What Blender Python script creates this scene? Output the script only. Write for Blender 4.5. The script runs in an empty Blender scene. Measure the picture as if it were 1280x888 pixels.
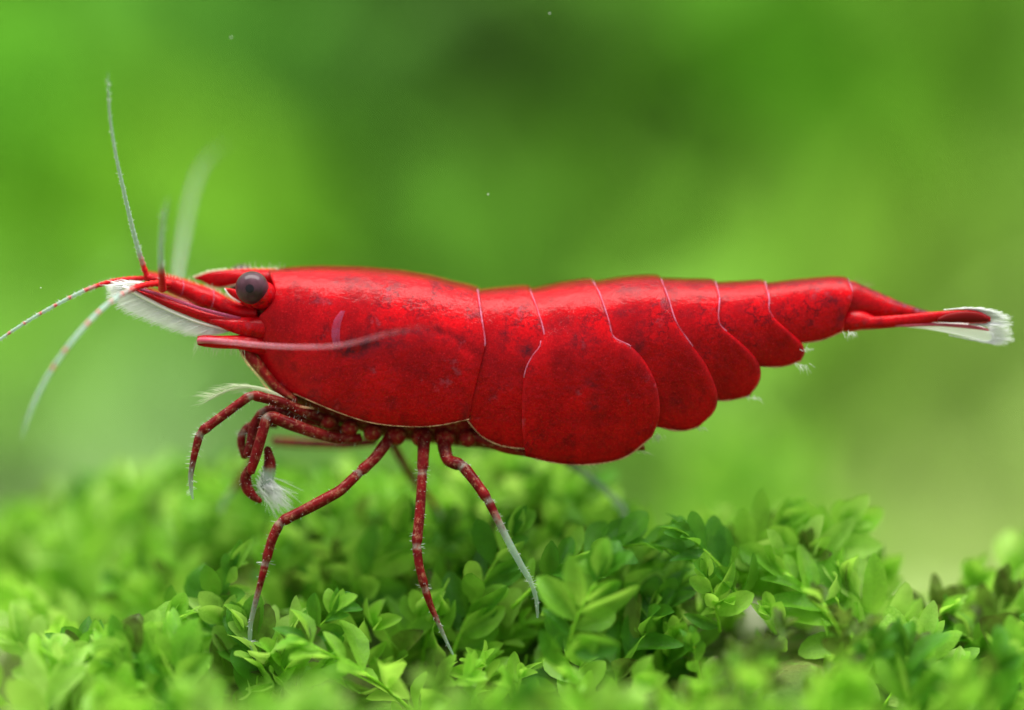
import bpy, math, random
import numpy as np
from mathutils import Vector, Matrix
random.seed(7); rng = np.random.default_rng(7)

# ------------------------------------------------------------------ scale and camera
S = 0.028 / 1010.0          # metres per photograph pixel at the shrimp (body about 28 mm long)
D = 4000.0                  # camera distance in the same units (about 11 cm)
TH = math.radians(8.0)      # the camera looks a little down
CT, ST = math.cos(TH), math.sin(TH)
sc = bpy.context.scene
col = sc.collection
cam_d = bpy.data.cameras.new('camera'); cam = bpy.data.objects.new('camera', cam_d); col.objects.link(cam)
cam.location = (0, -D * CT * S, D * ST * S)
cam.rotation_euler = (math.pi / 2 - TH, 0, 0)
cam_d.sensor_width = 36.0; cam_d.lens = 36.0 * D / 1280.0
cam_d.clip_start = 0.005; cam_d.clip_end = 10.0
cam_d.dof.use_dof = True
cam_d.dof.focus_distance = (D - 70) * S
cam_d.dof.aperture_fstop = cam_d.lens / (310 * S * 1000.0)
sc.camera = cam

# ------------------------------------------------------------------ light: one aquarium lamp above, an added rear fill, dim room around
world = bpy.data.worlds.new('World'); sc.world = world; world.use_nodes = True
bgn = world.node_tree.nodes['Background']
bgn.inputs[0].default_value = (0.93, 1.0, 0.98, 1); bgn.inputs[1].default_value = 0.72
ld = bpy.data.lights.new('aquarium_lamp', 'AREA'); ld.shape = 'RECTANGLE'
ld.size = 13000 * S; ld.size_y = 5000 * S; ld.energy = 2.3; ld.color = (1.0, 0.985, 0.95)
lo = bpy.data.objects.new('aquarium_lamp', ld); col.objects.link(lo)
lo.location = (0, -500 * S, 8500 * S)
rd = bpy.data.lights.new('rear_fill', 'AREA'); rd.shape = 'RECTANGLE'          # unseen area light added to brighten the planting behind
rd.size = 20000 * S; rd.size_y = 4500 * S; rd.energy = 4.6; rd.color = (1.0, 0.99, 0.93)
ro = bpy.data.objects.new('rear_fill', rd); col.objects.link(ro)
ro.location = (0, 5200 * S, 7400 * S); ro.rotation_euler = (math.radians(52), 0, 0)
sc.view_settings.view_transform = 'Standard'; sc.view_settings.look = 'None'
sc.view_settings.exposure = 0.0; sc.view_settings.gamma = 1.0
sc.cycles.use_denoising = True
sc.cycles.max_bounces = 8; sc.cycles.transparent_max_bounces = 24

# ------------------------------------------------------------------ helpers
def Wp(px, py, Y=0.0):
    """photograph pixel + depth behind the shrimp's middle plane -> place, in pixel units"""
    a = 444.0 - py
    Z = (a * (1 + Y * CT / D) - Y * ST) / (CT + a * ST / D)
    d = Y * CT - Z * ST
    return np.array([(px - 640.0) * (1 + d / D), Y, Z])

def cr(pts, n):
    """smooth curve through the points, n samples even along its length"""
    P = np.array(pts, float)
    Q = np.vstack([2 * P[0] - P[1], P, 2 * P[-1] - P[-2]])
    out = []
    for i in range(1, len(Q) - 2):
        p0, p1, p2, p3 = Q[i - 1], Q[i], Q[i + 1], Q[i + 2]
        for t in np.linspace(0, 1, 24, endpoint=False):
            out.append(0.5 * ((2 * p1) + (-p0 + p2) * t + (2 * p0 - 5 * p1 + 4 * p2 - p3) * t * t + (-p0 + 3 * p1 - 3 * p2 + p3) * t ** 3))
    out.append(P[-1]); out = np.array(out)
    k = min(3, out.shape[1])
    s = np.concatenate([[0], np.cumsum(np.linalg.norm(np.diff(out[:, :k], axis=0), axis=1))])
    q = np.linspace(0, s[-1], n) if np.isscalar(n) else np.asarray(n) * s[-1]
    return np.stack([np.interp(q, s, out[:, j]) for j in range(out.shape[1])], 1)

ORIG = {}
class MB:
    def __init__(self): self.v = []; self.f = []; self.a = []; self.b = []
    def add(self, V, F, A=None, B=None):
        o = len(self.v)
        self.v += [tuple(p) for p in V]
        self.f += [tuple(i + o for i in f) for f in F]
        self.a += list(A) if A is not None else [0.0] * len(V)
        self.b += list(B) if B is not None else [0.0] * len(V)
        return self
    def tube(self, P, R, n=10, A=None, flat=1.0, B=None):
        P = np.array(P, float); m = len(P)
        R = np.broadcast_to(np.array(R, float), (m,))
        T = np.gradient(P, axis=0); T /= np.linalg.norm(T, axis=1)[:, None] + 1e-9
        up = np.array([0, 1.0, 0]) if abs(T[0][1]) < 0.9 else np.array([0, 0, 1.0])
        V = []; Av = []; Bv = []
        ang = np.linspace(0, 2 * np.pi, n, endpoint=False)
        for i in range(m):
            u = up - T[i] * up.dot(T[i]); u /= np.linalg.norm(u) + 1e-9; up = u
            w = np.cross(T[i], u)
            for a in ang: V.append(P[i] + R[i] * (math.cos(a) * u * flat + math.sin(a) * w))
            Av += [A[i] if A is not None else 0.0] * n
            Bv += [B[i] if B is not None else 0.0] * n
        F = []
        for i in range(m - 1):
            for j in range(n):
                F.append((i * n + j, i * n + (j + 1) % n, (i + 1) * n + (j + 1) % n, (i + 1) * n + j))
        k = len(V)
        V.append(P[0] - T[0] * R[0] * 0.6); V.append(P[-1] + T[-1] * R[-1] * 0.6)
        Av += [Av[0], Av[-1]]; Bv += [Bv[0], Bv[-1]]
        for j in range(n):
            F.append((k, (j + 1) % n, j)); F.append((k + 1, (m - 1) * n + j, (m - 1) * n + (j + 1) % n))
        return self.add(V, F, Av, Bv)
    def hair(self, p, q, r=0.6, bend=None, n=3, k=4):
        p = np.array(p, float); q = np.array(q, float)
        c = (p + q) / 2 + (np.array(bend) if bend is not None else 0)
        t = np.linspace(0, 1, k)[:, None]
        P = (1 - t) ** 2 * p + 2 * t * (1 - t) * c + t * t * q
        return self.tube(P, np.linspace(r, r * 0.3, k), n)
    def sphere(self, c, r, nu=24, nv=16, scale=(1, 1, 1)):
        V = []; F = []
        for i in range(nv + 1):
            th = math.pi * i / nv
            for j in range(nu):
                ph = 2 * math.pi * j / nu
                V.append(np.array(c) + r * np.array(scale) * np.array([math.sin(th) * math.cos(ph), math.sin(th) * math.sin(ph), math.cos(th)]))
        for i in range(nv):
            for j in range(nu):
                F.append((i * nu + j, (i + 1) * nu + j, (i + 1) * nu + (j + 1) % nu, i * nu + (j + 1) % nu))
        return self.add(V, F)
    def loft(self, st, n=20, m=40, A=None):
        """stations: (px, py centre, half height, half depth, Y centre)"""
        st = np.array([list(s) + [0.0] * (5 - len(s)) for s in st], float)
        C = cr(st, m)
        V = []; Av = []
        for i, (px, py, h, w, y0) in enumerate(C):
            c = Wp(px, py, y0)
            for a in np.linspace(0, 2 * np.pi, n, endpoint=False):
                V.append(c + np.array([0, w * math.cos(a), h * math.sin(a)]))
                Av.append(A(px, py + h * -math.sin(a)) if A else 0.0)
        F = [(i * n + j, i * n + (j + 1) % n, (i + 1) * n + (j + 1) % n, (i + 1) * n + j) for i in range(m - 1) for j in range(n)]
        k = len(V); V += [Wp(C[0][0], C[0][1], C[0][4]), Wp(C[-1][0], C[-1][1], C[-1][4])]; Av += [0, 0]
        for j in range(n):
            F.append((k, (j + 1) % n, j)); F.append((k + 1, (m - 1) * n + j, (m - 1) * n + (j + 1) % n))
        return self.add(V, F, Av)
    def build(self, name, mat, parent=None, origin=None, kind=None, smooth=True):
        V = np.array(self.v, float)
        o = np.array(origin, float) if origin is not None else V.mean(0)
        me = bpy.data.meshes.new(name)
        me.from_pydata(((V - o) * S).tolist(), [], self.f)
        if any(self.a):
            at = me.attributes.new('paint', 'FLOAT', 'POINT'); at.data.foreach_set('value', np.array(self.a, np.float32))
        if any(self.b):
            at = me.attributes.new('fade', 'FLOAT', 'POINT'); at.data.foreach_set('value', np.array(self.b, np.float32))
        if smooth: me.polygons.foreach_set('use_smooth', [True] * len(me.polygons))
        me.materials.append(mat); me.update()
        ob = bpy.data.objects.new(name, me); col.objects.link(ob)
        place(ob, o, parent)
        if kind: ob['kind'] = kind
        return ob

def place(ob, o, parent=None):
    ORIG[ob.name] = np.array(o, float)
    if parent is not None:
        ob.parent = parent; ob.location = Vector((np.array(o) - ORIG[parent.name]) * S)
    else:
        ob.location = Vector(np.array(o) * S)

def empty(name, o):
    e = bpy.data.objects.new(name, None); col.objects.link(e); e.empty_display_size = 20 * S
    place(e, o); return e

def tag(o, label=None, cat=None, group=None, kind=None):
    if label: o['label'] = label
    if cat: o['category'] = cat
    if group: o['group'] = group
    if kind: o['kind'] = kind
    return o

# ------------------------------------------------------------------ materials
def nt(name):
    m = bpy.data.materials.new(name); m.use_nodes = True
    t = m.node_tree; t.nodes.clear()
    return m, t, t.nodes.new('ShaderNodeOutputMaterial')
def nd(t, kind, **kw):
    n = t.nodes.new(kind)
    for k, v in kw.items():
        if k in n.inputs: n.inputs[k].default_value = v
        else: setattr(n, k, v)
    return n
def coords(t, k=1.0, obj=True):
    tc = nd(t, 'ShaderNodeTexCoord'); mp = nd(t, 'ShaderNodeVectorMath', operation='SCALE')
    mp.inputs['Scale'].default_value = k / S
    t.links.new(tc.outputs['Object'], mp.inputs[0]); return mp.outputs[0]
def noise(t, vec, scale, detail=3, rough=0.5):
    n = nd(t, 'ShaderNodeTexNoise'); n.inputs['Scale'].default_value = scale; n.inputs['Detail'].default_value = detail; n.inputs['Roughness'].default_value = rough
    t.links.new(vec, n.inputs['Vector']); return n.outputs['Fac']
def ramp(t, fac, stops):
    r = nd(t, 'ShaderNodeValToRGB'); e = r.color_ramp.elements
    while len(e) < len(stops): e.new(0.5)
    for x, (p, c) in zip(e, stops): x.position = p; x.color = (c, c, c, 1) if not isinstance(c, tuple) else (*c, 1)
    t.links.new(fac, r.inputs[0]); return r.outputs[0]
def mix(t, fac, a, b):
    m = nd(t, 'ShaderNodeMix', data_type='RGBA')
    for sock, v in ((m.inputs[0], fac), (m.inputs[6], a), (m.inputs[7], b)):
        if isinstance(v, (tuple, list)): sock.default_value = (*v, 1) if len(v) == 3 else v
        elif isinstance(v, (int, float)): sock.default_value = v
        else: t.links.new(v, sock)
    return m.outputs[2]
def mth(t, op, a, b=None, clamp=False):
    m = nd(t, 'ShaderNodeMath', operation=op); m.use_clamp = clamp
    for i, v in enumerate((a, b)):
        if v is None: continue
        if isinstance(v, (int, float)): m.inputs[i].default_value = v
        else: t.links.new(v, m.inputs[i])
    return m.outputs[0]
def attr(t, name):
    a = nd(t, 'ShaderNodeAttribute'); a.attribute_name = name; return a.outputs['Fac']
def bump(t, h, strength, dist):
    b = nd(t, 'ShaderNodeBump'); b.inputs['Strength'].default_value = strength; b.inputs['Distance'].default_value = dist * S
    t.links.new(h, b.inputs['Height']); return b.outputs[0]
def principled(t, out, base, rough=0.4, spec=0.5, nrm=None, coat=0.0, coat_r=0.2, sss=0.0, alpha=None, trans=0.0, sss_px=14.0, ior=1.33, cn=None):
    p = nd(t, 'ShaderNodeBsdfPrincipled')
    for sock, v in (('Base Color', base), ('Roughness', rough), ('Alpha', alpha)):
        if v is None: continue
        if isinstance(v, tuple): p.inputs[sock].default_value = (*v, 1)
        elif isinstance(v, (int, float)): p.inputs[sock].default_value = v
        else: t.links.new(v, p.inputs[sock])
    p.inputs['Specular IOR Level'].default_value = spec
    p.inputs['Coat Weight'].default_value = coat; p.inputs['Coat Roughness'].default_value = coat_r
    p.inputs['Subsurface Weight'].default_value = sss
    p.inputs['Subsurface Radius'].default_value = (1.0, 0.25, 0.15); p.inputs['Subsurface Scale'].default_value = sss_px * S
    p.inputs['Transmission Weight'].default_value = trans
    p.inputs['Coat IOR'].default_value = 1.30; p.inputs['IOR'].default_value = ior
    if nrm is not None: t.links.new(nrm, p.inputs['Normal'])
    if cn is not None: t.links.new(cn, p.inputs['Coat Normal'])
    if out is not None: t.links.new(p.outputs[0], out.inputs['Surface'])
    return p

def make_shell():
    m, t, out = nt('red_shell')
    v = coords(t)
    big = noise(t, v, 0.014, 5, 0.6); mid = noise(t, v, 0.045, 5, 0.65); fine = noise(t, v, 0.28, 3, 0.6); grain = noise(t, v, 0.6, 2)
    c = mix(t, ramp(t, big, [(0.36, 0.0), (0.64, 1.0)]), (0.28, 0.001, 0.004), (0.55, 0.002, 0.006))
    c = mix(t, mth(t, 'MULTIPLY', ramp(t, mid, [(0.52, 0.0), (0.70, 1.0)]), 0.70), c, (0.13, 0.001, 0.004))
    c = mix(t, mth(t, 'MULTIPLY', ramp(t, fine, [(0.44, 0.0), (0.66, 1.0)]), 0.42), c, (0.17, 0.001, 0.003))
    c = mix(t, mth(t, 'MULTIPLY', ramp(t, grain, [(0.58, 0.0), (0.70, 1.0)]), 0.30), c, (0.82, 0.025, 0.03))
    pk = ramp(t, noise(t, v, 0.022, 5, 0.7), [(0.60, 0.0), (0.74, 1.0)])
    c = mix(t, mth(t, 'MULTIPLY', pk, 0.34), c, (0.52, 0.13, 0.20))  # lilac patches: purple sheen of the highlights put into the colour
    rn = noise(t, v, 0.026, 6, 0.72)
    vein = ramp(t, mth(t, 'ABSOLUTE', mth(t, 'SUBTRACT', rn, 0.5)), [(0.0, 1.0), (0.035, 0.0)])
    vm = ramp(t, noise(t, v, 0.011, 3), [(0.50, 0.0), (0.62, 1.0)])
    c = mix(t, mth(t, 'MULTIPLY', mth(t, 'MULTIPLY', vein, vm), 0.75), c, (0.06, 0.003, 0.008))
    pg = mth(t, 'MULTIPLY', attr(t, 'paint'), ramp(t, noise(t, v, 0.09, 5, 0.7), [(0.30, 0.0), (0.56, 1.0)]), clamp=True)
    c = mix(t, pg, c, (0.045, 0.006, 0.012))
    c = mix(t, mth(t, 'MULTIPLY', attr(t, 'fade'), 0.9), c, (0.085, 0.002, 0.004))  # dark edge along the back: grazing-angle shading put into the colour
    big_h = noise(t, v, 0.030, 5, 0.65)
    n = bump(t, mth(t, 'ADD', big_h, mth(t, 'MULTIPLY', fine, 0.10)), 0.22, 6.0)
    n2 = bump(t, big_h, 0.60, 8.0)
    principled(t, out, c, ramp(t, mid, [(0.38, 0.30), (0.62, 0.50)]), 0.12, n, coat=0.36, coat_r=0.10, sss=0.25, sss_px=14, ior=1.22, cn=n2)
    return m
def make_limb(name, base, base2, fleck, pale=(0.62, 0.74, 0.66), fl=0.6, rough=0.35, clear=0.45):
    m, t, out = nt(name)
    v = coords(t)
    c = mix(t, ramp(t, noise(t, v, 0.05, 4), [(0.35, 0.0), (0.65, 1.0)]), base, base2)
    fk = ramp(t, noise(t, v, 0.14, 6, 0.8), [(0.52, 0.0), (0.72, 1.0)])
    c = mix(t, mth(t, 'MULTIPLY', fk, fl), c, fleck)
    pt = attr(t, 'paint')
    pn = mth(t, 'ADD', pt, mth(t, 'MULTIPLY', mth(t, 'SUBTRACT', noise(t, v, 0.2, 3), 0.5), mth(t, 'MULTIPLY', mth(t, 'MULTIPLY', pt, mth(t, 'SUBTRACT', 1.0, pt)), 6.0)), clamp=True)
    c = mix(t, pn, c, pale)
    p = principled(t, None, c, rough, 0.14, bump(t, noise(t, v, 0.15, 4), 0.4, 2.0), coat=0.10, coat_r=0.10, sss=0.15, sss_px=6)
    tr = nd(t, 'ShaderNodeBsdfTransparent'); mx = nd(t, 'ShaderNodeMixShader')
    fa = mth(t, 'ADD', mth(t, 'MULTIPLY', pn, clear), attr(t, 'fade'), clamp=True)
    t.links.new(fa, mx.inputs[0]); t.links.new(p.outputs[0], mx.inputs[1]); t.links.new(tr.outputs[0], mx.inputs[2])
    t.links.new(mx.outputs[0], out.inputs['Surface'])
    return m
def make_simple(name, c, rough=0.4, alpha=1.0, spec=0.5, coat=0.0, sss=0.0):
    m, t, out = nt(name)
    v = coords(t)
    cc = mix(t, mth(t, 'MULTIPLY', noise(t, v, 0.12, 3), 0.5), c, tuple(x * 0.6 for x in c))
    principled(t, out, cc, rough, spec, None, coat, alpha=alpha, sss=sss, sss_px=6)
    return m
def make_line(name, c, a0, a1):
    m, t, out = nt(name)
    v = coords(t)
    principled(t, out, c, 0.3, 0.2, None, alpha=ramp(t, noise(t, v, 0.045, 4, 0.7), [(0.40, a0), (0.66, a1)]))
    return m
def make_hair(name, c, a):
    m, t, out = nt(name)
    d = nd(t, 'ShaderNodeBsdfDiffuse'); d.inputs[0].default_value = (*c, 1)
    tl = nd(t, 'ShaderNodeBsdfTranslucent'); tl.inputs[0].default_value = (*c, 1)
    ad = nd(t, 'ShaderNodeMixShader'); ad.inputs[0].default_value = 0.5
    tp = nd(t, 'ShaderNodeBsdfTransparent'); mx = nd(t, 'ShaderNodeMixShader'); mx.inputs[0].default_value = 1 - a
    t.links.new(d.outputs[0], ad.inputs[1]); t.links.new(tl.outputs[0], ad.inputs[2])
    t.links.new(ad.outputs[0], mx.inputs[1]); t.links.new(tp.outputs[0], mx.inputs[2]); t.links.new(mx.outputs[0], out.inputs['Surface'])
    return m
def make_eye():
    m, t, out = nt('compound_eye')
    v = coords(t)
    c = mix(t, ramp(t, noise(t, v, 0.07, 3), [(0.35, 0.0), (0.65, 1.0)]), (0.036, 0.012, 0.018), (0.080, 0.030, 0.044))
    vo = nd(t, 'ShaderNodeTexVoronoi'); vo.inputs['Scale'].default_value = 0.55; t.links.new(v, vo.inputs['Vector'])
    principled(t, out, c, 0.36, 0.28, bump(t, vo.outputs['Distance'], 0.15, 1.0), coat=0.5, coat_r=0.06)
    return m
def make_leaf(name, dark, light, trans, rough=0.28, edge=None, tw=0.45, freckle=0.6):
    m, t, out = nt(name)
    v = coords(t)
    oi = nd(t, 'ShaderNodeObjectInfo')
    rnd = oi.outputs['Random']
    c = mix(t, rnd, dark, light)
    tcg = nd(t, 'ShaderNodeTexCoord')
    nv = nd(t, 'ShaderNodeVectorMath', operation='SCALE'); nv.inputs['Scale'].default_value = 55.0
    t.links.new(tcg.outputs['Object'], nv.inputs[0])
    cell = nd(t, 'ShaderNodeTexVoronoi'); cell.inputs['Scale'].default_value = 0.55; t.links.new(nv.outputs[0], cell.inputs['Vector'])
    c = mix(t, mth(t, 'MULTIPLY', ramp(t, cell.outputs['Distance'], [(0.25, 1.0), (0.6, 0.0)]), 0.22), c, tuple(min(1, x * 1.7 + 0.02) for x in light))
    n3 = noise(t, nv.outputs[0], 0.05, 3)
    c = mix(t, mth(t, 'MULTIPLY', ramp(t, n3, [(0.45, 0.0), (0.7, 1.0)]), 0.4), c, tuple(x * 0.6 for x in dark))
    if edge:
        sx = nd(t, 'ShaderNodeSeparateXYZ'); t.links.new(tcg.outputs['Object'], sx.inputs[0])
        e = ramp(t, mth(t, 'ADD', sx.outputs[0], mth(t, 'MULTIPLY', mth(t, 'SUBTRACT', n3, 0.5), 1.1)), [(0.55, 0.0), (0.95, 1.0)])
        c = mix(t, mth(t, 'MULTIPLY', e, 0.9), c, edge)
    b = bump(t, cell.outputs['Distance'], 0.35, 2.2)
    p = principled(t, None, c, ramp(t, cell.outputs['Distance'], [(0.2, 0.18), (0.6, 0.42)]), 0.45, b)
    tl = nd(t, 'ShaderNodeBsdfTranslucent'); t.links.new(mix(t, 0.5, c, trans), tl.inputs['Color'])
    mx = nd(t, 'ShaderNodeMixShader'); mx.inputs[0].default_value = tw
    t.links.new(p.outputs[0], mx.inputs[1]); t.links.new(tl.outputs[0], mx.inputs[2])
    tp = nd(t, 'ShaderNodeBsdfTransparent'); t.links.new(mix(t, 0.5, (1, 1, 1), trans), tp.inputs['Color'])
    m2 = nd(t, 'ShaderNodeMixShader'); m2.inputs[0].default_value = 0.22
    t.links.new(mx.outputs[0], m2.inputs[1]); t.links.new(tp.outputs[0], m2.inputs[2]); t.links.new(m2.outputs[0], out.inputs['Surface'])
    return m
def make_ground(name, c1, c2, c3, sc_=0.006, alpha=1.0):
    m, t, out = nt(name)
    v = coords(t)
    c = mix(t, ramp(t, noise(t, v, sc_, 4), [(0.38, 0.0), (0.62, 1.0)]), c1, c2)
    c = mix(t, ramp(t, noise(t, v, sc_ * 6, 4), [(0.52, 0.0), (0.66, 1.0)]), c, c3)
    principled(t, out, c, 0.7, 0.3, bump(t, noise(t, v, sc_ * 8, 5), 0.8, 25))
    return m
def make_bgleaf():
    m, t, out = nt('far_foliage')
    a = nd(t, 'ShaderNodeAttribute'); a.attribute_name = 'tint'
    c = mix(t, mth(t, 'MULTIPLY', noise(t, coords(t), 0.004, 3), 0.5), a.outputs['Color'], (0.03, 0.07, 0.008))
    p = principled(t, None, c, 0.6, 0.2)
    tl = nd(t, 'ShaderNodeBsdfTranslucent'); t.links.new(c, tl.inputs['Color'])
    mx = nd(t, 'ShaderNodeMixShader'); mx.inputs[0].default_value = 0.35
    t.links.new(p.outputs[0], mx.inputs[1]); t.links.new(tl.outputs[0], mx.inputs[2]); t.links.new(mx.outputs[0], out.inputs['Surface'])
    return m

M = dict(
    shell=make_shell(),
    limb=make_limb('leg_cuticle', (0.085, 0.003, 0.004), (0.185, 0.006, 0.007), (0.42, 0.22, 0.12), pale=(0.38, 0.48, 0.40), fl=0.75, clear=0.58),
    feeler=make_limb('feeler_cuticle', (0.42, 0.006, 0.010), (0.58, 0.012, 0.016), (0.62, 0.05, 0.05), pale=(0.40, 0.52, 0.46), fl=0.4, clear=0.5),
    belly=make_limb('underbelly', (0.14, 0.004, 0.006), (0.24, 0.012, 0.010), (0.42, 0.27, 0.10), fl=0.9),
    margin=make_line('plate_margin', (0.66, 0.20, 0.32), 0.10, 0.60),
    cream=make_line('plate_edge', (0.80, 0.46, 0.26), 0.10, 0.75),
    eye=make_eye(), pupil=make_simple('pupil', (0.012, 0.008, 0.012), 0.25),
    hair=make_hair('bristle', (0.97, 0.98, 0.97), 0.55),
    hair2=make_hair('pale_bristle', (0.80, 0.86, 0.64), 0.5),
    white=make_simple('white_rim', (0.92, 0.86, 0.80), 0.35, 0.95),
    veil=make_hair('fan_membrane', (0.95, 0.95, 0.96), 0.5),
    mark=make_line('purple_mark', (0.30, 0.05, 0.11), 0.35, 0.85),
    darkred=make_simple('dark_red_fan', (0.15, 0.006, 0.006), 0.3, 1.0, 0.12),
    antenna=make_limb('antenna_cuticle', (0.42, 0.05, 0.09), (0.48, 0.09, 0.13), (0.5, 0.2, 0.22), pale=(0.46, 0.50, 0.48), fl=0.3, clear=0.80),
    pinkant=make_limb('near_antenna_cuticle', (0.42, 0.05, 0.09), (0.48, 0.09, 0.13), (0.5, 0.2, 0.22), pale=(0.60, 0.24, 0.29), fl=0.2, clear=0.72),
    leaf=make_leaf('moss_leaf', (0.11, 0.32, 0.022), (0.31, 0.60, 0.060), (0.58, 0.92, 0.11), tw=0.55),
    leafdark=make_leaf('old_and_shaded_moss_leaf', (0.030, 0.14, 0.008), (0.095, 0.30, 0.018), (0.28, 0.60, 0.04), tw=0.48),  # older leaves, and shade beneath the shrimp put into leaf colour
    leafpale=make_leaf('pale_moss_leaf', (0.24, 0.50, 0.05), (0.44, 0.68, 0.15), (0.58, 0.88, 0.13), tw=0.5),
    leafbrown=make_leaf('withered_moss_leaf', (0.07, 0.17, 0.018), (0.16, 0.28, 0.03), (0.25, 0.36, 0.05), edge=(0.045, 0.016, 0.012)),
    stem=make_simple('moss_stem', (0.22, 0.48, 0.03), 0.35, 1.0, 0.2, sss=0.2),
    stemdark=make_simple('old_moss_stem', (0.10, 0.25, 0.03), 0.4),
    mound=make_ground('mound_soil', (0.05, 0.11, 0.014), (0.11, 0.14, 0.03), (0.12, 0.22, 0.03)),
    sand=make_ground('tank_floor', (0.30, 0.35, 0.17), (0.26, 0.32, 0.13), (0.36, 0.38, 0.22), 0.002),
    back=make_ground('tank_back', (0.030, 0.060, 0.012), (0.045, 0.085, 0.015), (0.02, 0.04, 0.01), 0.001),
    bgleaf=make_bgleaf(),
    pebble=make_simple('pale_pebble', (0.74, 0.66, 0.60), 0.6),
)

# ================================================================== SETTING
FLOOR_Z = -2300.0
def sheet(name, x0, x1, y0, y1, z, mat, n=24, amp=0.0):
    mb = MB(); V = []; F = []
    for j in range(n + 1):
        for i in range(n + 1):
            x = x0 + (x1 - x0) * i / n; y = y0 + (y1 - y0) * j / n
            V.append((x, y, z + amp * (math.sin(x * 0.0011) * math.cos(y * 0.0009) + 0.4 * math.sin(x * 0.004 + y * 0.003))))
    F = [(j * (n + 1) + i, j * (n + 1) + i + 1, (j + 1) * (n + 1) + i + 1, (j + 1) * (n + 1) + i) for j in range(n) for i in range(n)]
    mb.add(V, F); return mb.build(name, mat, kind='structure')
tag(sheet('floor', -14000, 14000, -6000, 11200, FLOOR_Z, M['sand'], 40, 60), 'pale greenish sand floor of the planted tank')
mb = MB(); n = 30; V = []
for j in range(n + 1):
    for i in range(n + 1):
        V.append((-14000 + 28000 * i / n, 11000 + 60 * math.sin(i * 1.3) * math.cos(j * 1.7), FLOOR_Z - 100 + 9500 * j / n))
mb.add(V, [(j * (n + 1) + i, j * (n + 1) + i + 1, (j + 1) * (n + 1) + i + 1, (j + 1) * (n + 1) + i) for j in range(n) for i in range(n)])
tag(mb.build('background', M['back'], kind='structure'), 'dark green planted back of the tank, far out of focus')

# far planting: leaf colour blended from the table by place in view, one uncountable mass
CTRL = [(30, 100, 98, 168, 44), (40, 250, 104, 166, 30), (200, 200, 124, 180, 40), (250, 30, 78, 132, 46), (380, 60, 56, 104, 34), (420, 180, 74, 132, 32),
        (560, 90, 44, 68, 27), (660, 60, 46, 72, 27), (610, 130, 46, 70, 28), (500, 40, 54, 92, 32), (480, 150, 70, 118, 34), (420, 260, 90, 148, 34), (520, 210, 76, 130, 34), (850, 160, 98, 152, 40), (640, 240, 104, 158, 46), (780, 60, 72, 124, 30), (760, 280, 114, 170, 50),
        (900, 60, 80, 138, 22), (1000, 120, 74, 146, 20), (980, 260, 112, 164, 46), (1130, 60, 92, 144, 36), (1160, 220, 118, 162, 54), (1260, 90, 92, 140, 42),
        (1080, 300, 106, 136, 42), (1250, 330, 146, 178, 84), (900, 330, 124, 170, 62), (1120, 500, 140, 176, 76), (1240, 480, 174, 200, 116), (1200, 640, 190, 206, 134),
        (1050, 600, 140, 172, 82), (450, 300, 94, 154, 32), (60, 400, 126, 184, 58), (170, 460, 172, 216, 136), (250, 500, 166, 204, 150), (60, 560, 176, 214, 140),
        (300, 290, 114, 168, 42), (30, 720, 168, 186, 146), (880, 560, 132, 178, 82)]
CT_ = np.array(CTRL, float)
def tint_at(px, py):
    d2 = ((CT_[:, 0] - px) ** 2 + (CT_[:, 1] - py) ** 2) + 900
    w = 1 / d2 ** 1.6
    c = (CT_[:, 2:] * w[:, None]).sum(0) / w.sum() / 255.0
    return np.where(c <= 0.04045, c / 12.92, ((c + 0.055) / 1.055) ** 2.4)
def unproject(p):
    x, y, z = p
    d = y * CT - z * ST; v = z * CT + y * ST; k = D / (D + d)
    return 640 + x * k, 444 - v * k
BGK = 1.14
V = []; F = []; TT = []
for i in range(4200):
    x = rng.uniform(-9000, 9000); y = rng.uniform(8200, 10300); z = rng.uniform(FLOOR_Z, 4600)
    px, py = unproject((x, y, z))
    tl = tint_at(px, py) * BGK
    jit = rng.uniform(0.75, 1.25)
    if tl[1] < 0.13 and rng.random() < 0.35: continue
    L = rng.uniform(450, 950); Wd = L * rng.uniform(0.22, 0.36)
    dr = np.array([rng.normal(0, 0.5), rng.normal(-0.55, 0.35), rng.uniform(0.3, 1.0)]); dr /= np.linalg.norm(dr)
    nn = np.array([rng.normal(0, 0.35), -1.0, 0.75 + rng.normal(0, 0.3)]); sd = np.cross(dr, nn); sd /= np.linalg.norm(sd); nn = np.cross(sd, dr)
    o = len(V); c = np.array([x, y, z])
    for t, w in ((0, 0.08), (0.25, 0.75), (0.55, 1.0), (0.82, 0.6), (1.0, 0.04)):
        for s in (-1, 1): V.append(c + dr * L * (t - 0.5) + sd * Wd * w * s * 0.5 + nn * (-0.18 * L * (t - .4) ** 2)); TT.append(tl * jit)
    for k in range(4): F.append((o + 2 * k, o + 2 * k + 1, o + 2 * k + 3, o + 2 * k + 2))
mb = MB(); mb.add(V, F); bgo = mb.build('background_foliage', M['bgleaf'])
at = bgo.data.attributes.new('tint', 'FLOAT_COLOR', 'POINT')
at.data.foreach_set('color', np.c_[np.array(TT), np.ones(len(TT))].astype(np.float32).ravel())
tag(bgo, 'soft blurred mass of bright and dark green water plants far behind', 'foliage', kind='stuff')

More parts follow.
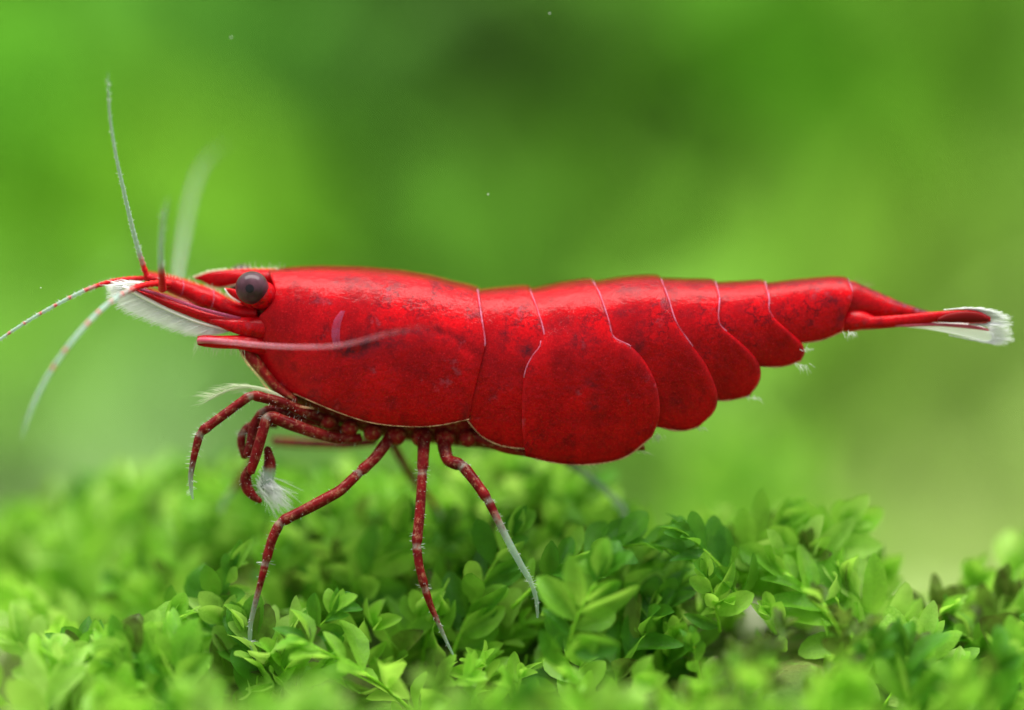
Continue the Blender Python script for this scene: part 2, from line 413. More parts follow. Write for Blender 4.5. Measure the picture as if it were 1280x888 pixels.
# moss mound: canopy line, slope towards the camera
CREST = np.array([(-260, 730), (-60, 690), (0, 660), (60, 640), (130, 615), (250, 594), (450, 592), (600, 582), (700, 592), (780, 632), (840, 650), (900, 645), (1000, 660), (1080, 695), (1120, 745), (1180, 765), (1240, 735), (1290, 705), (1400, 700), (1600, 760)], float)
CRY = np.array([(-260, 480), (0, 470), (200, 420), (330, 300), (450, 230), (650, 200), (760, 150), (840, 60), (1090, 40), (1140, 90), (1280, 110), (1600, 110)], float)
def canopy(px, Y):
    cp = np.interp(px, CREST[:, 0], CREST[:, 1]); cy = np.interp(px, CRY[:, 0], CRY[:, 1])
    lip = 905 if px > 80 else 905 - (80 - px) * 0.1
    if Y <= cy and px < 820:
        f = 0.66 * (cy - Y) / (cy + 120) if Y > -120 else min(1.4, 0.66 + 0.34 * (-120 - Y) / 500)
        return Wp(px, cp + (lip - cp) * f, Y)
    if Y <= cy:
        f = min(1.5, ((cy - Y) / (cy + 620)) ** (0.55 if px < 900 else 0.55 + min(0.4, (px - 900) / 300))); py = cp + (lip - cp) * f
        return Wp(px, py, Y)
    p = Wp(px, cp, cy); p = np.array([p[0], Y, p[2] - (Y - cy) * 0.75]); return p
def mound_z(X, Y):
    px = 640 + X * D / (D + Y)
    z = canopy(px, Y)[2] - 105
    if px < 40: z -= (40 - px) * 1.1
    return max(FLOOR_Z - 20, z)
V = []; nx, ny = 90, 60
for j in range(ny + 1):
    for i in range(nx + 1):
        X = -1500 + 3000 * i / nx; Y = -1500 + 3700 * j / ny
        fall = max(0, abs(X) - 800) * 1.6
        V.append((X, Y, max(FLOOR_Z - 80, mound_z(X, Y) - (fall if X > 0 else fall * 1.5)) + 9 * math.sin(X * .05) * math.cos(Y * .06)))
mb = MB(); mb.add(V, [(j * (nx + 1) + i, j * (nx + 1) + i + 1, (j + 1) * (nx + 1) + i + 1, (j + 1) * (nx + 1) + i) for j in range(ny) for i in range(nx)])
tag(mb.build('ground', M['mound'], kind='structure'), 'dark mound under the moss')

# ================================================================== MOSS
LT = [0, .14, .34, .57, .78, .92, 1.0]
OBO = [.12, .40, .76, 1.0, .93, .62, .13]; PTD = [.14, .58, .96, .98, .70, .34, .03]
def leaf_mesh(name, mat, w=0.46, pt=0.0, cup=0.5, bend=0.25, twist=0.0, fold=0.0):
    V = []; nv = 4
    for i, t in enumerate(LT):
        wd = w * 0.5 * (OBO[i] * (1 - pt) + PTD[i] * pt)
        for j in range(nv + 1):
            q = (j / nv - 0.5) * 2; y = wd * q
            z = cup * y * y / max(w, .1) + fold * abs(y) - bend * t * t + 0.012 * math.sin(9 * t + 2 * q)
            V.append((t, y * math.cos(twist * t), z + y * math.sin(twist * t)))
    F = [(i * (nv + 1) + j, (i + 1) * (nv + 1) + j, (i + 1) * (nv + 1) + j + 1, i * (nv + 1) + j + 1) for i in range(6) for j in range(nv)]
    me = bpy.data.meshes.new(name); me.from_pydata(V, [], F)
    me.polygons.foreach_set('use_smooth', [True] * len(me.polygons)); me.materials.append(mat); me.update(); return me
SHAPES = [(0.50, 0.10, 0.7, 0.22, 0.0, 0.10), (0.42, 0.35, 1.0, 0.34, 0.35, 0.05), (0.55, 0.05, 0.6, 0.12, -0.3, 0.2), (0.38, 0.7, 0.9, 0.42, 0.5, 0.25), (0.46, 0.4, -0.6, 0.05, -0.5, 0.1), (0.52, 0.2, 1.4, 0.30, 0.2, 0.3)]
LEAF = {k: [leaf_mesh('leaf', M[k], *s) for s in SHAPES] for k in ('leaf', 'leafdark', 'leafpale', 'leafbrown')}

def basis(x, z):
    x = np.array(x, float); x /= np.linalg.norm(x) + 1e-9
    z = np.array(z, float); z = z - x * z.dot(x)
    if np.linalg.norm(z) < 1e-4: z = np.array([0.3, -0.6, 0.7]); z = z - x * z.dot(x)
    z /= np.linalg.norm(z); y = np.cross(z, x)
    return Matrix(((x[0], y[0], z[0]), (x[1], y[1], z[1]), (x[2], y[2], z[2])))

UP = np.array([0.0, -0.55, 0.85])
def frond(pts, label, group, mats=('leaf',), Lm=56, step=15, r0=5.0, nrm=None, stem='stem', name='moss_frond', spread=50, tipn=5, stuff=None, seed=None):
    """a leafy shoot: stem along pts (pixel units), leaves in two ranks with a tuft at the tip"""
    R = random.Random(seed if seed is not None else random.random())
    P = np.array(pts, float)
    n = max(6, int(np.linalg.norm(np.diff(P, axis=0), axis=1).sum() / 14))
    C = cr(P, n)
    seg = np.linalg.norm(np.diff(C, axis=0), axis=1); s = np.concatenate([[0], np.cumsum(seg)]); tot = s[-1]
    if stuff is None:
        root = empty(name, C[0]); tag(root, label, 'moss', group)
        mb = MB(); mb.tube(C, np.linspace(r0, r0 * 0.45, n), 8); mb.build('stem', M[stem], root, C[0])
    nrm = np.array(nrm if nrm is not None else UP + np.array([R.gauss(0, .35), R.gauss(0, .3), R.gauss(0, .2)]), float)
    d = tot * 0.12; k = R.choice((0, 1))
    items = []
    while d < tot: items.append((d, (-1) ** k, None)); d += step * R.uniform(0.75, 1.25); k += 1
    for q in range(tipn): items.append((tot * 0.995, (-1) ** q, R.uniform(5, 38)))
    for d, side, ang in items:
        c = np.array([np.interp(d, s, C[:, a]) for a in range(3)])
        c2 = np.array([np.interp(min(tot, d + 6), s, C[:, a]) for a in range(3)]); c1 = np.array([np.interp(max(0, d - 6), s, C[:, a]) for a in range(3)])
        T = c2 - c1; T /= np.linalg.norm(T) + 1e-9
        N = nrm - T * nrm.dot(T); N /= np.linalg.norm(N) + 1e-9
        az = math.radians(R.gauss(8, 28)); sd = np.cross(N, T) * side * math.cos(az) + N * math.sin(az)
        f = d / tot
        a = math.radians(ang if ang is not None else (spread * (1.05 - 0.5 * f) + R.gauss(0, 10)))
        lift = R.gauss(0.22, 0.30)
        x = T * math.cos(a) + sd * math.sin(a) + N * lift
        zn = N + sd * R.gauss(-0.25, 0.35) + T * R.gauss(-0.2, 0.3)
        L = Lm * (1.0 - 0.35 * max(0, f - 0.6) / 0.4) * R.uniform(0.68, 1.22) * (0.8 + 0.2 * min(1, f * 4))
        B = basis(x, zn)
        me = LEAF[R.choice(mats)][R.randrange(6)]
        if stuff is None:
            ob = bpy.data.objects.new('leaf', me); col.objects.link(ob); ob.parent = root
            ob.matrix_local = Matrix.Translation(Vector((c - C[0]) * S)) @ B.to_4x4() @ Matrix.Scale(L * S, 4)
        else:
            Bn = np.array(B); 
            vs = np.array([v.co for v in me.vertices]) * L
            stuff.add(vs @ Bn.T + c, [tuple(p.vertices) for p in me.polygons])
    return None if stuff is not None else root

def gp(px, Y, up=0.0):
    p = canopy(px, Y).copy(); p[2] += up; return p

# -- undergrowth low in the mound: too dense to count
mbu = MB()
for i in range(150):
    px = random.uniform(-40, 1400); cy = np.interp(px, CRY[:, 0], CRY[:, 1]); Y = random.uniform(-560, cy + 140)
    if px < 60 and Y < -50: continue
    a = gp(px, Y, -120); b = a + np.array([random.gauss(0, 45), random.gauss(-25, 35), random.uniform(60, 95)])
    frond([a, (a + b) / 2 + np.array([random.gauss(0, 12), 0, 6]), b], '', '', ('leaf', 'leaf', 'leafdark'), Lm=random.uniform(40, 58), step=14, stuff=mbu)
# its leaves vary like the fronds': two tones by material index
uo = mbu.build('moss_undergrowth', M['leaf'], kind='stuff'); tag(uo, 'dense short moss filling the gaps between the longer fronds', 'moss')

# -- named fronds that can be pointed out
HERO = [
 # label, points (px, py, Y), leaf kinds, leaf length, step, stem radius, normal
 ('bright moss frond with thick lime stem leaning up to a leafy crown beyond the tail',
  [(1128, 872, -110), (1085, 820, -90), (1040, 772, -75), (1000, 735, -60), (972, 712, -50)], ('leaf', 'leaf', 'leafpale'), 82, 30, 10.5, (0.15, -0.8, 0.55)),
 ('tall bright moss shoot behind the thick lime stem, fanned leaves pointing up right',
  [(985, 780, 0), (1000, 730, 0), (1025, 690, 5), (1055, 665, 10)], ('leaf', 'leafpale', 'leaf'), 78, 16, 6, (-0.2, -0.8, 0.5)),
 ('upright moss shoot with pointed leaves on the crest below the tail',
  [(905, 760, 10), (925, 710, 5), (950, 675, 5), (975, 655, 10)], ('leaf', 'leaf', 'leafpale'), 74, 16, 5.5, (0.2, -0.8, 0.5)),
 ('dark glossy moss sprig with four broad leaves on the crest near the pale hind foot',
  [(930, 760, -60), (905, 715, -65), (880, 688, -70), (862, 672, -70)], ('leafdark',), 66, 21, 4.5, (0.0, -0.45, 0.9)),
 ('small dark moss shoot with hanging curled leaf under the dark sprig',
  [(900, 790, -90), (893, 750, -95), (884, 722, -95)], ('leaf', 'leafdark'), 52, 22, 4, (0.1, -0.9, 0.3)),
 ('dark shaded moss frond rising between the two hind walking legs',
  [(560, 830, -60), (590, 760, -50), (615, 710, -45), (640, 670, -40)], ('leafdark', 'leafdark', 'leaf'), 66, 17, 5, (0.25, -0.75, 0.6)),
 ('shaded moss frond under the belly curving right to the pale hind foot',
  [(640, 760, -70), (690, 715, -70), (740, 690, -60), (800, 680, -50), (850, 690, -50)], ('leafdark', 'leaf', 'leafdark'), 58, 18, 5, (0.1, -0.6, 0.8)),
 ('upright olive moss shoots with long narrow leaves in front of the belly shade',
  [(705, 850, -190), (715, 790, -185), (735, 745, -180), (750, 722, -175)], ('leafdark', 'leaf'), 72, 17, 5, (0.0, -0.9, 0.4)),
 ('moss sprig with a curled dark leaf beside the foot of the first walking leg',
  [(345, 860, -130), (372, 815, -130), (398, 785, -130), (415, 768, -130)], ('leafdark', 'leaf'), 60, 24, 4, (0.1, -0.7, 0.7)),
 ('broad leaved moss frond between the two front walking legs',
  [(420, 800, 20), (440, 750, 15), (470, 705, 10), (500, 668, 5)], ('leaf', 'leafdark'), 74, 21, 5, (0.1, -0.85, 0.5)),
 ('moss frond with silvery leaf faces low in front of the left slope',
  [(60, 905, -190), (110, 855, -170), (165, 812, -150), (210, 780, -130)], ('leafpale', 'leaf', 'leaf'), 68, 18, 5.5, (0.1, -0.7, 0.65)),
 ('long pale arching moss frond out of focus on the far left slope',
  [(70, 800, 260), (95, 740, 260), (118, 680, 270), (150, 625, 280)], ('leafpale', 'leaf'), 76, 22, 9, (0.0, -0.9, 0.4)),
 ('moss sprig of overlapping oval leaves beside the front foot of the shrimp',
  [(200, 830, -40), (245, 780, -50), (275, 745, -60), (290, 715, -60)], ('leaf', 'leafdark'), 62, 15, 5, (-0.1, -0.85, 0.5)),
 ('large silvery green moss leaf cluster at the foot of the thick lime stem',
  [(1090, 905, -140), (1115, 868, -130), (1135, 835, -125), (1150, 810, -120)], ('leafpale', 'leaf'), 86, 30, 5, (0.0, -0.75, 0.65)),
 ('flat pointed moss leaf shoot lying low right of the thick lime stem',
  [(1120, 900, -130), (1150, 872, -130), (1185, 850, -130)], ('leafpale', 'leaf'), 80, 30, 5, (0.0, -0.6, 0.8)),
 ('withered moss shoot with brown leaf tips at the dip in the crest',
  [(1150, 860, -10), (1160, 815, -5), (1168, 780, 0), (1172, 765, 0)], ('leafbrown',), 68, 17, 4.5, (0.2, -0.9, 0.4)),
 ('withered moss shoot with brown folded leaves right of the dip in the crest',
  [(1205, 850, -20), (1225, 805, -15), (1245, 770, -10), (1255, 752, -10)], ('leafbrown',), 66, 16, 4.5, (-0.3, -0.85, 0.4)),
 ('pale green moss shoot standing tallest on the crest past the withered brown shoots',
  [(1235, 800, 120), (1250, 760, 115), (1268, 725, 110), (1285, 700, 105)], ('leafpale', 'leaf'), 70, 17, 5.5, (0.0, -0.9, 0.4)),
 ('curved green moss shoot just behind the withered brown tipped shoots',
  [(1185, 820, 60), (1192, 780, 60), (1205, 750, 60), (1215, 730, 60)], ('leaf',), 66, 18, 5, (0.1, -0.9, 0.4)),
 ('pale whitish moss bud poking up behind the dark glossy sprig',
  [(890, 730, 120), (893, 690, 120), (892, 660, 120)], ('leafpale',), 56, 20, 6, (0.0, -0.9, 0.4)),
]
for i, (lb, pp, mats, Lm, step, r0, nrm) in enumerate(HERO):
    frond([Wp(*p) for p in pp], lb, None, mats, Lm * 0.92, step * 0.52, r0 * (1 if i == 0 else 0.6), nrm, seed=100 + i)

# -- the rest of the bed: alike shoots that only their place tells apart
TONE = {'leaf': 'bright green', 'leafdark': 'dark green', 'leafpale': 'pale green', 'leafbrown': 'brown tipped'}
MARKS = [(60, 'below the tips of the feelers'), (170, 'below the feathered scale'), (275, 'below the drooping mouth leg'), (345, 'by the bent walking leg'), (455, 'between the front walking legs'),
         (560, 'by the straight walking leg'), (650, 'by the hind walking leg'), (750, 'under the round belly plate'), (830, 'by the pale far foot'), (930, 'beside the dark glossy sprig'),
         (1040, 'beside the thick lime stem'), (1130, 'just past the thick lime stem'), (1220, 'under the white tail fringe'), (1500, 'past the white tail fringe')]
def bed(n, x0, x1, y0, y1, where, group, mats, Lm, seed, h=(95, 160), soft=''):
    R = random.Random(seed)
    for i in range(n):
        px = x0 + (x1 - x0) * (i + R.random()) / n
        cy = float(np.interp(px, CRY[:, 0], CRY[:, 1]))
        Y = R.uniform(y0, y1) if y1 is not None else cy + R.uniform(-110, 40)
        b = gp(px, Y, R.uniform(-22, 6) - (16 if Y < -330 else 0)); H = R.uniform(*h)
        a = b + np.array([R.gauss(35 if px < 500 else -30, 50), 30 + R.gauss(0, 28), -H])
        m = (a + b) / 2 + np.array([R.gauss(0, 14), R.gauss(-14, 8), R.gauss(8, 8)])
        mt = R.choice(mats); mk = next(w for q, w in MARKS if px < q)
        ms = (mt,) * 8 + (('leafpale', 'leafdark', 'leafbrown') if mt == 'leaf' else ('leaf', 'leaf', 'leafbrown'))
        lean = 'leaning' if abs(b[0] - a[0]) > 45 else 'upright'
        frond([a, m, b], ' '.join((soft + ' ' + TONE[mt] + ' ' + lean + ' moss shoot ' + where + ' ' + mk).split()), group, ms, Lm * R.uniform(0.72, 1.06), 11, R.uniform(2.4, 3.6), seed=seed * 1000 + i)
L3 = ('leaf', 'leafpale', 'leaf', 'leafpale', 'leafdark')
bed(22, -40, 420, None, None, 'on the far crest', 'moss shoots on the left crest', L3, 76, 1, soft='blurred')
bed(20, -20, 420, 100, 420, 'on the slope', 'moss shoots on the left slope', ('leaf', 'leafpale'), 76, 2, soft='soft')
bed(22, 20, 440, -200, 100, 'low on the slope', 'moss shoots low on the left', L3, 72, 3)
bed(22, 380, 800, None, None, 'on the far crest', 'moss shoots behind the legs', L3, 72, 4, soft='soft')
bed(26, 400, 860, -80, 170, 'in the shade', 'moss shoots beneath the belly', ('leaf', 'leaf', 'leafdark'), 72, 5)  # more dark leaves here, deepening the shrimp's shade by colour
bed(26, 200, 1000, -700, -380, 'in the near bed', 'moss shoots in front of the feet', ('leaf', 'leaf', 'leafdark', 'leafdark', 'leafpale'), 74, 6, soft='blurred')
bed(12, 830, 1130, None, None, 'on the near crest', 'moss shoots below the tail', ('leaf', 'leafpale', 'leaf'), 74, 7)
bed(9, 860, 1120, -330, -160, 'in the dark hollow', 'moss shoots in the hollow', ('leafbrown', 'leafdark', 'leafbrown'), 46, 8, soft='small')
bed(12, 1110, 1420, None, None, 'on the low crest', 'moss shoots beyond the tail fan', ('leaf', 'leafbrown', 'leafpale'), 66, 9)
bed(12, 1120, 1400, -330, -20, 'low on the slope', 'moss shoots low on the right', ('leafdark', 'leaf'), 68, 10)

# a far clump of the same moss, well behind the shrimp
def far_clump():
    R = random.Random(55)
    for i in range(7):
        b = Wp(880 + 20 * i + R.uniform(-12, 12), R.uniform(560, 615), 1500 + R.uniform(-90, 90))
        a = b + np.array([R.gauss(0, 40), 20, -R.uniform(150, 220)])
        frond([a, (a + b) / 2 + np.array([R.gauss(0, 20), -10, 0]), b], 'strongly blurred moss shoot of the far clump under the tail', 'far blurred moss clump', ('leafpale', 'leaf', 'leafdark'), 85, 24, 6, seed=900 + i)
    # the stone it grows on
    mb = MB(); V = []; nu, nv = 28, 14
    c = Wp(945, 690, 1560)
    for i in range(nv + 1):
        th = math.pi * i / nv
        for j in range(nu):
            ph = 2 * math.pi * j / nu
            r = 1 + 0.10 * math.sin(3 * ph + 1.3 * i) + 0.06 * math.cos(5 * ph - i)
            V.append((c[0] + 300 * r * math.sin(th) * math.cos(ph), c[1] + 240 * r * math.sin(th) * math.sin(ph), (c[2] - 60 + FLOOR_Z) / 2 + (c[2] - FLOOR_Z + 60) / 2 * math.cos(th)))
    mb.add(V, [(i * nu + j, (i + 1) * nu + j, (i + 1) * nu + (j + 1) % nu, i * nu + (j + 1) % nu) for i in range(nv) for j in range(nu)])
    return tag(mb.build('mossy_rock', M['mound']), 'green blurred rock carrying the far moss clump under the tail', 'rock')
far_clump()

# pale stones glimpsed through gaps in the moss
def pebble(px, py, Y, r, label, sd):
    R = random.Random(sd); mb = MB(); V = []; nu, nv = 16, 10; c = Wp(px, py, Y)
    a, b, e = (R.uniform(0.8, 1.25) for _ in range(3)); q = R.uniform(0, 6)
    for i in range(nv + 1):
        th = math.pi * i / nv
        for j in range(nu):
            ph = 2 * math.pi * j / nu; k = 1 + .12 * math.sin(2 * ph + q) * math.sin(th) + .08 * math.cos(3 * th + q + ph)
            V.append((c[0] + r * a * k * math.sin(th) * math.cos(ph), c[1] + r * b * k * math.sin(th) * math.sin(ph), c[2] + r * .75 * e * k * math.cos(th)))
    mb.add(V, [(i * nu + j, (i + 1) * nu + j, (i + 1) * nu + (j + 1) % nu, i * nu + (j + 1) % nu) for i in range(nv) for j in range(nu)])
    tag(mb.build('pebble', M['pebble']), label, 'pebble')
pebble(945, 775, 0, 34, 'pale pinkish pebble in the hollow left of the thick lime stem', 1)

# ================================================================== SHRIMP
TOPC = np.array([(300, 345), (335, 338), (370, 336.5), (400, 336), (450, 338), (500, 343), (540, 350), (570, 358), (597, 363), (620, 362), (650, 361.5), (668, 362), (700, 357), (745, 353), (775, 349.5), (800, 348.5), (826, 349), (860, 352), (893, 354), (930, 354.5), (957, 354), (1000, 350.5), (1040, 348.5), (1062, 349.5), (1080, 357), (1115, 373), (1160, 389), (1200, 396)], float)
REFC = np.array([(300, 40, 40), (335, 62, 52), (400, 95, 74), (500, 105, 82), (600, 98, 74), (720, 104, 78), (830, 88, 66), (900, 68, 54), (960, 52, 43), (1060, 34, 30), (1160, 14, 14), (1200, 10, 12)], float)
def top(px): return np.interp(px, TOPC[:, 0], TOPC[:, 1])
def hull(px, py):
    R = np.interp(px, REFC[:, 0], REFC[:, 1]); W = np.interp(px, REFC[:, 0], REFC[:, 2])
    u = max(0.0, (py - top(px)) / R)
    if u < 1:
        f = (1 - (1 - u) ** 2.15) ** (1 / 2.15); return W * f, -math.sqrt(max(0, 1 - (1 - u) ** 2)), 1 - u
    return W * max(0.3, 1 - 0.16 * (u - 1) ** 2), -1.0, -0.15 * (u - 1)

shrimp = empty('shrimp', Wp(520, 820, 0))
tag(shrimp, 'bright red shrimp with white tail fringe standing on green moss', 'shrimp')

def gauss_blobs(blobs):
    def f(x, y):
        v = 0
        for (bx, by, rx, ry, a) in blobs: v += a * math.exp(-((x - bx) / rx) ** 2 - ((y - by) / ry) ** 2)
        return min(1.0, v)
    return f
PIG = gauss_blobs([(470, 428, 42, 7, .95), (440, 440, 24, 8, .95), (505, 416, 45, 5, .7), (560, 424, 30, 5, .35), (430, 352, 40, 7, .4), (395, 375, 28, 7, .55), (480, 360, 50, 9, .45), (545, 362, 30, 10, .35), (390, 500, 26, 9, .6), (420, 512, 30, 8, .4), (460, 380, 40, 12, .25),
    (658, 438, 10, 9, .95), (628, 420, 10, 8, .4), (583, 515, 6, 18, .5), (690, 410, 22, 7, .45), (727, 425, 18, 12, .5), (738, 478, 8, 8, .6), (743, 503, 9, 9, .75), (720, 520, 10, 6, .4), (710, 400, 14, 6, .3),
    (775, 390, 26, 8, .6), (790, 360, 45, 8, .5), (800, 405, 8, 18, .5), (797, 433, 12, 9, .6), (830, 385, 10, 14, .35), (862, 392, 16, 7, .4), (870, 356, 40, 6, .4), (925, 385, 12, 8, .4), (990, 354, 60, 6, .5), (1040, 375, 10, 7, .5), (1020, 372, 8, 8, .35), (1050, 400, 6, 16, .5), (850, 500, 40, 14, .25), (740, 550, 60, 16, .2)])
GROOVE = cr([(430, 447), (460, 436), (490, 420), (525, 413), (560, 420), (590, 442)], 40)
def groove(x, y):
    d = np.sqrt(((GROOVE - np.array([x, y])) ** 2).sum(1)).min(); return math.exp(-(d / 5.0) ** 2)

def plate(name, ant, post, bot, offA, offP, lip=2.4, ns=26, nt_=40, grv=False, thick=3.6, bulge=1.2):
    """a shell plate over the back, down both sides; outline from four edge curves (Coons patch)"""
    tt = np.linspace(0, 1, nt_) ** 1.7
    A = cr(ant, tt); B = cr(post, tt)
    ss = np.linspace(0, 1, ns)
    C1 = cr(bot, ss)
    x0, x1 = A[0][0], B[0][0]
    C0 = np.array([(x0 + (x1 - x0) * s, top(x0 + (x1 - x0) * s)) for s in ss])
    A[0][1] = C0[0][1]; B[0][1] = C0[-1][1]
    P = np.zeros((nt_, ns, 2))
    for i, t in enumerate(tt):
        for j, s in enumerate(ss):
            P[i, j] = (1 - s) * A[i] + s * B[i] + (1 - t) * C0[j] + t * C1[j] - ((1 - s) * (1 - t) * A[0] + s * (1 - t) * B[0] + (1 - s) * t * A[-1] + s * t * B[-1])
    near = np.zeros((nt_, ns, 3)); inner = np.zeros((nt_, ns, 3)); pg = np.zeros((nt_, ns)); st = np.zeros((nt_, ns))
    for i, t in enumerate(tt):
        for j, s in enumerate(ss):
            x, y = P[i, j]; y = max(y, top(x))
            h, nyv, nzv = hull(x, y)
            if i == 0: h, nyv, nzv = 0.0, 0.0, 1.0
            off = offA(t) * (1 - s) + offP(t) * s
            e = min(s, 1 - s, (1 - t)); ee = min(1.0, e / 0.16)
            off += bulge * (ee * (2 - ee)) - lip * max(0.0, 1 - min((1 - s) , (1 - t)) / 0.035) * 0.5
            if grv: off -= 0.9 * groove(x, y)
            p = Wp(x, y, -h)
            near[i, j] = p + off * np.array([0, nyv, nzv]); inner[i, j] = p + (off - thick) * np.array([0, nyv, nzv]); pg[i, j] = PIG(x, y); st[i, j] = math.exp(-(max(0, y - top(x)) / 6.0) ** 2)  # st: painted darkening towards the back line, imitating a shaded edge
    mir = np.array([1, -1, 1])
    full = np.concatenate([near[::-1], (near * mir)[1:]], 0); inn = np.concatenate([inner[::-1], (inner * mir)[1:]], 0); pf = np.concatenate([pg[::-1], pg[1:]], 0); sf = np.concatenate([st[::-1], st[1:]], 0)
    H, Wn = full.shape[:2]
    V = np.concatenate([full.reshape(-1, 3), inn.reshape(-1, 3)]); a = np.concatenate([pf.ravel(), pf.ravel()]); K = H * Wn
    F = []
    for i in range(H - 1):
        for j in range(Wn - 1):
            q = (i * Wn + j, i * Wn + j + 1, (i + 1) * Wn + j + 1, (i + 1) * Wn + j)
            F.append(q); F.append(tuple(k + K for k in q[::-1]))
    ring = [(0, j) for j in range(Wn)] + [(i, Wn - 1) for i in range(1, H)] + [(H - 1, j) for j in range(Wn - 2, -1, -1)] + [(i, 0) for i in range(H - 2, 0, -1)]
    ids = [i * Wn + j for i, j in ring]
    for k in range(len(ids)):
        p, q = ids[k], ids[(k + 1) % len(ids)]
        F.append((q, p, p + K, q + K))
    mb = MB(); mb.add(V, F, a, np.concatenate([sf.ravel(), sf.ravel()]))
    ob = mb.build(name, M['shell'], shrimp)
    return ob, full, near
def rim(parent, line, r, mat, name, n=6):
    mb = MB(); L = np.array(line); mb.tube(cr(L, max(8, len(L))), r, n); return mb.build(name, mat, parent)

k0 = lambda t: 0.0
# carapace
CP = [(597, 364), (601, 393), (606, 424), (605, 438), (598, 468), (591, 497), (586, 524)]
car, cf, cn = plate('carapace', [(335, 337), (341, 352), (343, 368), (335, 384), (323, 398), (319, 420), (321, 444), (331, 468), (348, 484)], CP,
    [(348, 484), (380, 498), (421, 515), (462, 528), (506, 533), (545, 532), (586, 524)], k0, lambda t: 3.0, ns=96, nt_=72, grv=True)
rim(car, cn[2:44, -1] , 1.3, M['margin'], 'shell_margin')
rim(car, cn[-1, 8:], 1.0, M['cream'], 'shell_edge')
# rostrum, toothed blade between the eyes
mb = MB(); mb.loft([(243, 347.5, 1.0, 1.0), (252, 347.5, 4.5, 2.5), (264, 348.5, 9.5, 4.5), (280, 348.5, 11, 7), (300, 346, 9.5, 10), (320, 346, 10, 14), (345, 347, 10.5, 18), (365, 348, 10, 18)], 18, 40)
ros = mb.build('rostrum', M['shell'], car)
mb = MB()
for i in range(13):
    x = 254 + i * 7.6; y = np.interp(x, [254, 262, 282, 310, 350], [343.5, 340, 338, 337, 336.5])
    mb.hair(Wp(x + 4, y + 1.5, 0), Wp(x - 3.5, y - 2.6, 0), 1.4, n=5)
for i in range(16): 
    x = 300 + i * 3.6; mb.hair(Wp(x, 337.5, 0), Wp(x - random.uniform(-2, 3), 337 - random.uniform(4, 11), random.uniform(-4, 4)), 0.45)
mb.tube(cr([Wp(241, 346.5, 0), Wp(250, 343.5, -1), Wp(262, 339.5, -2), Wp(282, 336.8, -2)], 14), 1.2, 6)
mb.tube(cr([Wp(255, 357, -2), Wp(268, 360.3, -2), Wp(282, 359, -4), Wp(296, 356, -8)], 14), 1.0, 6)
mb.build('rostrum_teeth', M['hair2'], ros, kind='stuff')
# marks on the carapace
mb = MB(); ln = [(429, 391), (423.5, 400), (420.5, 410), (420, 421), (422.5, 433)]
V = []; wd = [3.0, 5.0, 5.4, 5.2, 4.2]; L = cr(ln, 16); Wd = np.interp(np.linspace(0, 1, 16), np.linspace(0, 1, 5), wd)
for (x, y), w in zip(L, Wd):
    for s in (-1, -.5, 0, .5, 1):
        xx = x + s * w; h, ny_, nz_ = hull(xx, y); V.append(Wp(xx, y, -h) + (6.2 + 0.8 * (1 - s * s)) * np.array([0, ny_, nz_]))
mb.add(V, [(i * 5 + j, i * 5 + j + 1, i * 5 + j + 6, i * 5 + j + 5) for i in range(15) for j in range(4)]); mb.build('pale_mark', M['mark'], car)

# abdomen plates
P1 = [(662, 363), (670, 383), (678, 408), (681, 429), (674, 445), (668, 468), (664, 509), (662, 562)]
P2 = [(741, 353), (750, 370), (761, 402), (767, 422), (788, 433), (804, 449), (818, 474), (824, 498), (824, 523), (815, 545)]
P3 = [(826, 350), (835, 373), (845, 403), (861, 427), (880, 452), (892, 477), (897, 496), (892, 515), (873, 533)]
P4 = [(894, 353), (899, 373), (899, 404), (917, 421), (939, 441), (950, 459), (949, 477), (936, 495)]
P5 = [(956, 353), (961, 373), (963, 392), (985, 413), (1001, 428), (1006, 440), (1001, 451)]
P6 = [(1060, 349.5), (1066, 370), (1058, 394), (1054, 414)]
def sh(pts, d): return [(x - d, y) for x, y in pts]
segs = [
 ('P1', [(590, 363), (594, 393), (598, 424), (597, 440), (590, 468), (584, 497), (580, 522)], P1, [(580, 522), (590, 534), (601, 545.5), (620, 556), (640, 560.5), (662, 562)], lambda t: -3.0, lambda t: 2.5 - 3 * t),
 ('P2', [(650, 362), (658, 383), (668, 408), (676, 430), (665, 446), (656, 466), (652.5, 500), (653, 540), (657, 570)], P2, [(657, 570), (690, 577.5), (720, 580.5), (755, 578), (785, 569), (815, 545)], lambda t: -3.0 + 6.5 * min(1, max(0, (t - .22) / .12)), lambda t: 2.5 + 1.5 * t),
 ('P3', [(728, 354), (738, 372), (748, 402), (756, 424), (770, 440), (782, 460), (792, 485), (800, 510), (808, 532)], P3, [(808, 532), (828, 536), (842, 538.5), (858, 538), (873, 533)], lambda t: -3.0, lambda t: 2.5 + 1 * t),
 ('P4', [(812, 350), (822, 373), (832, 403), (845, 430), (860, 455), (870, 475), (876, 490), (880, 498)], P4, [(880, 498), (898, 501.5), (914, 500.5), (936, 495)], lambda t: -3.0, lambda t: 2.5 + .5 * t),
 ('P5', [(882, 354), (887, 373), (888, 404), (902, 424), (918, 440), (930, 452), (936, 457)], P5, [(936, 457), (956, 459.5), (980, 458.5), (1001, 451)], lambda t: -3.0, lambda t: 2.5),
 ('P6', [(946, 354), (950, 373), (952, 393), (968, 412), (980, 422), (988, 428)], P6, [(988, 428), (1004, 429.5), (1030, 425), (1054, 414)], lambda t: -3.0, lambda t: 2.0),
]
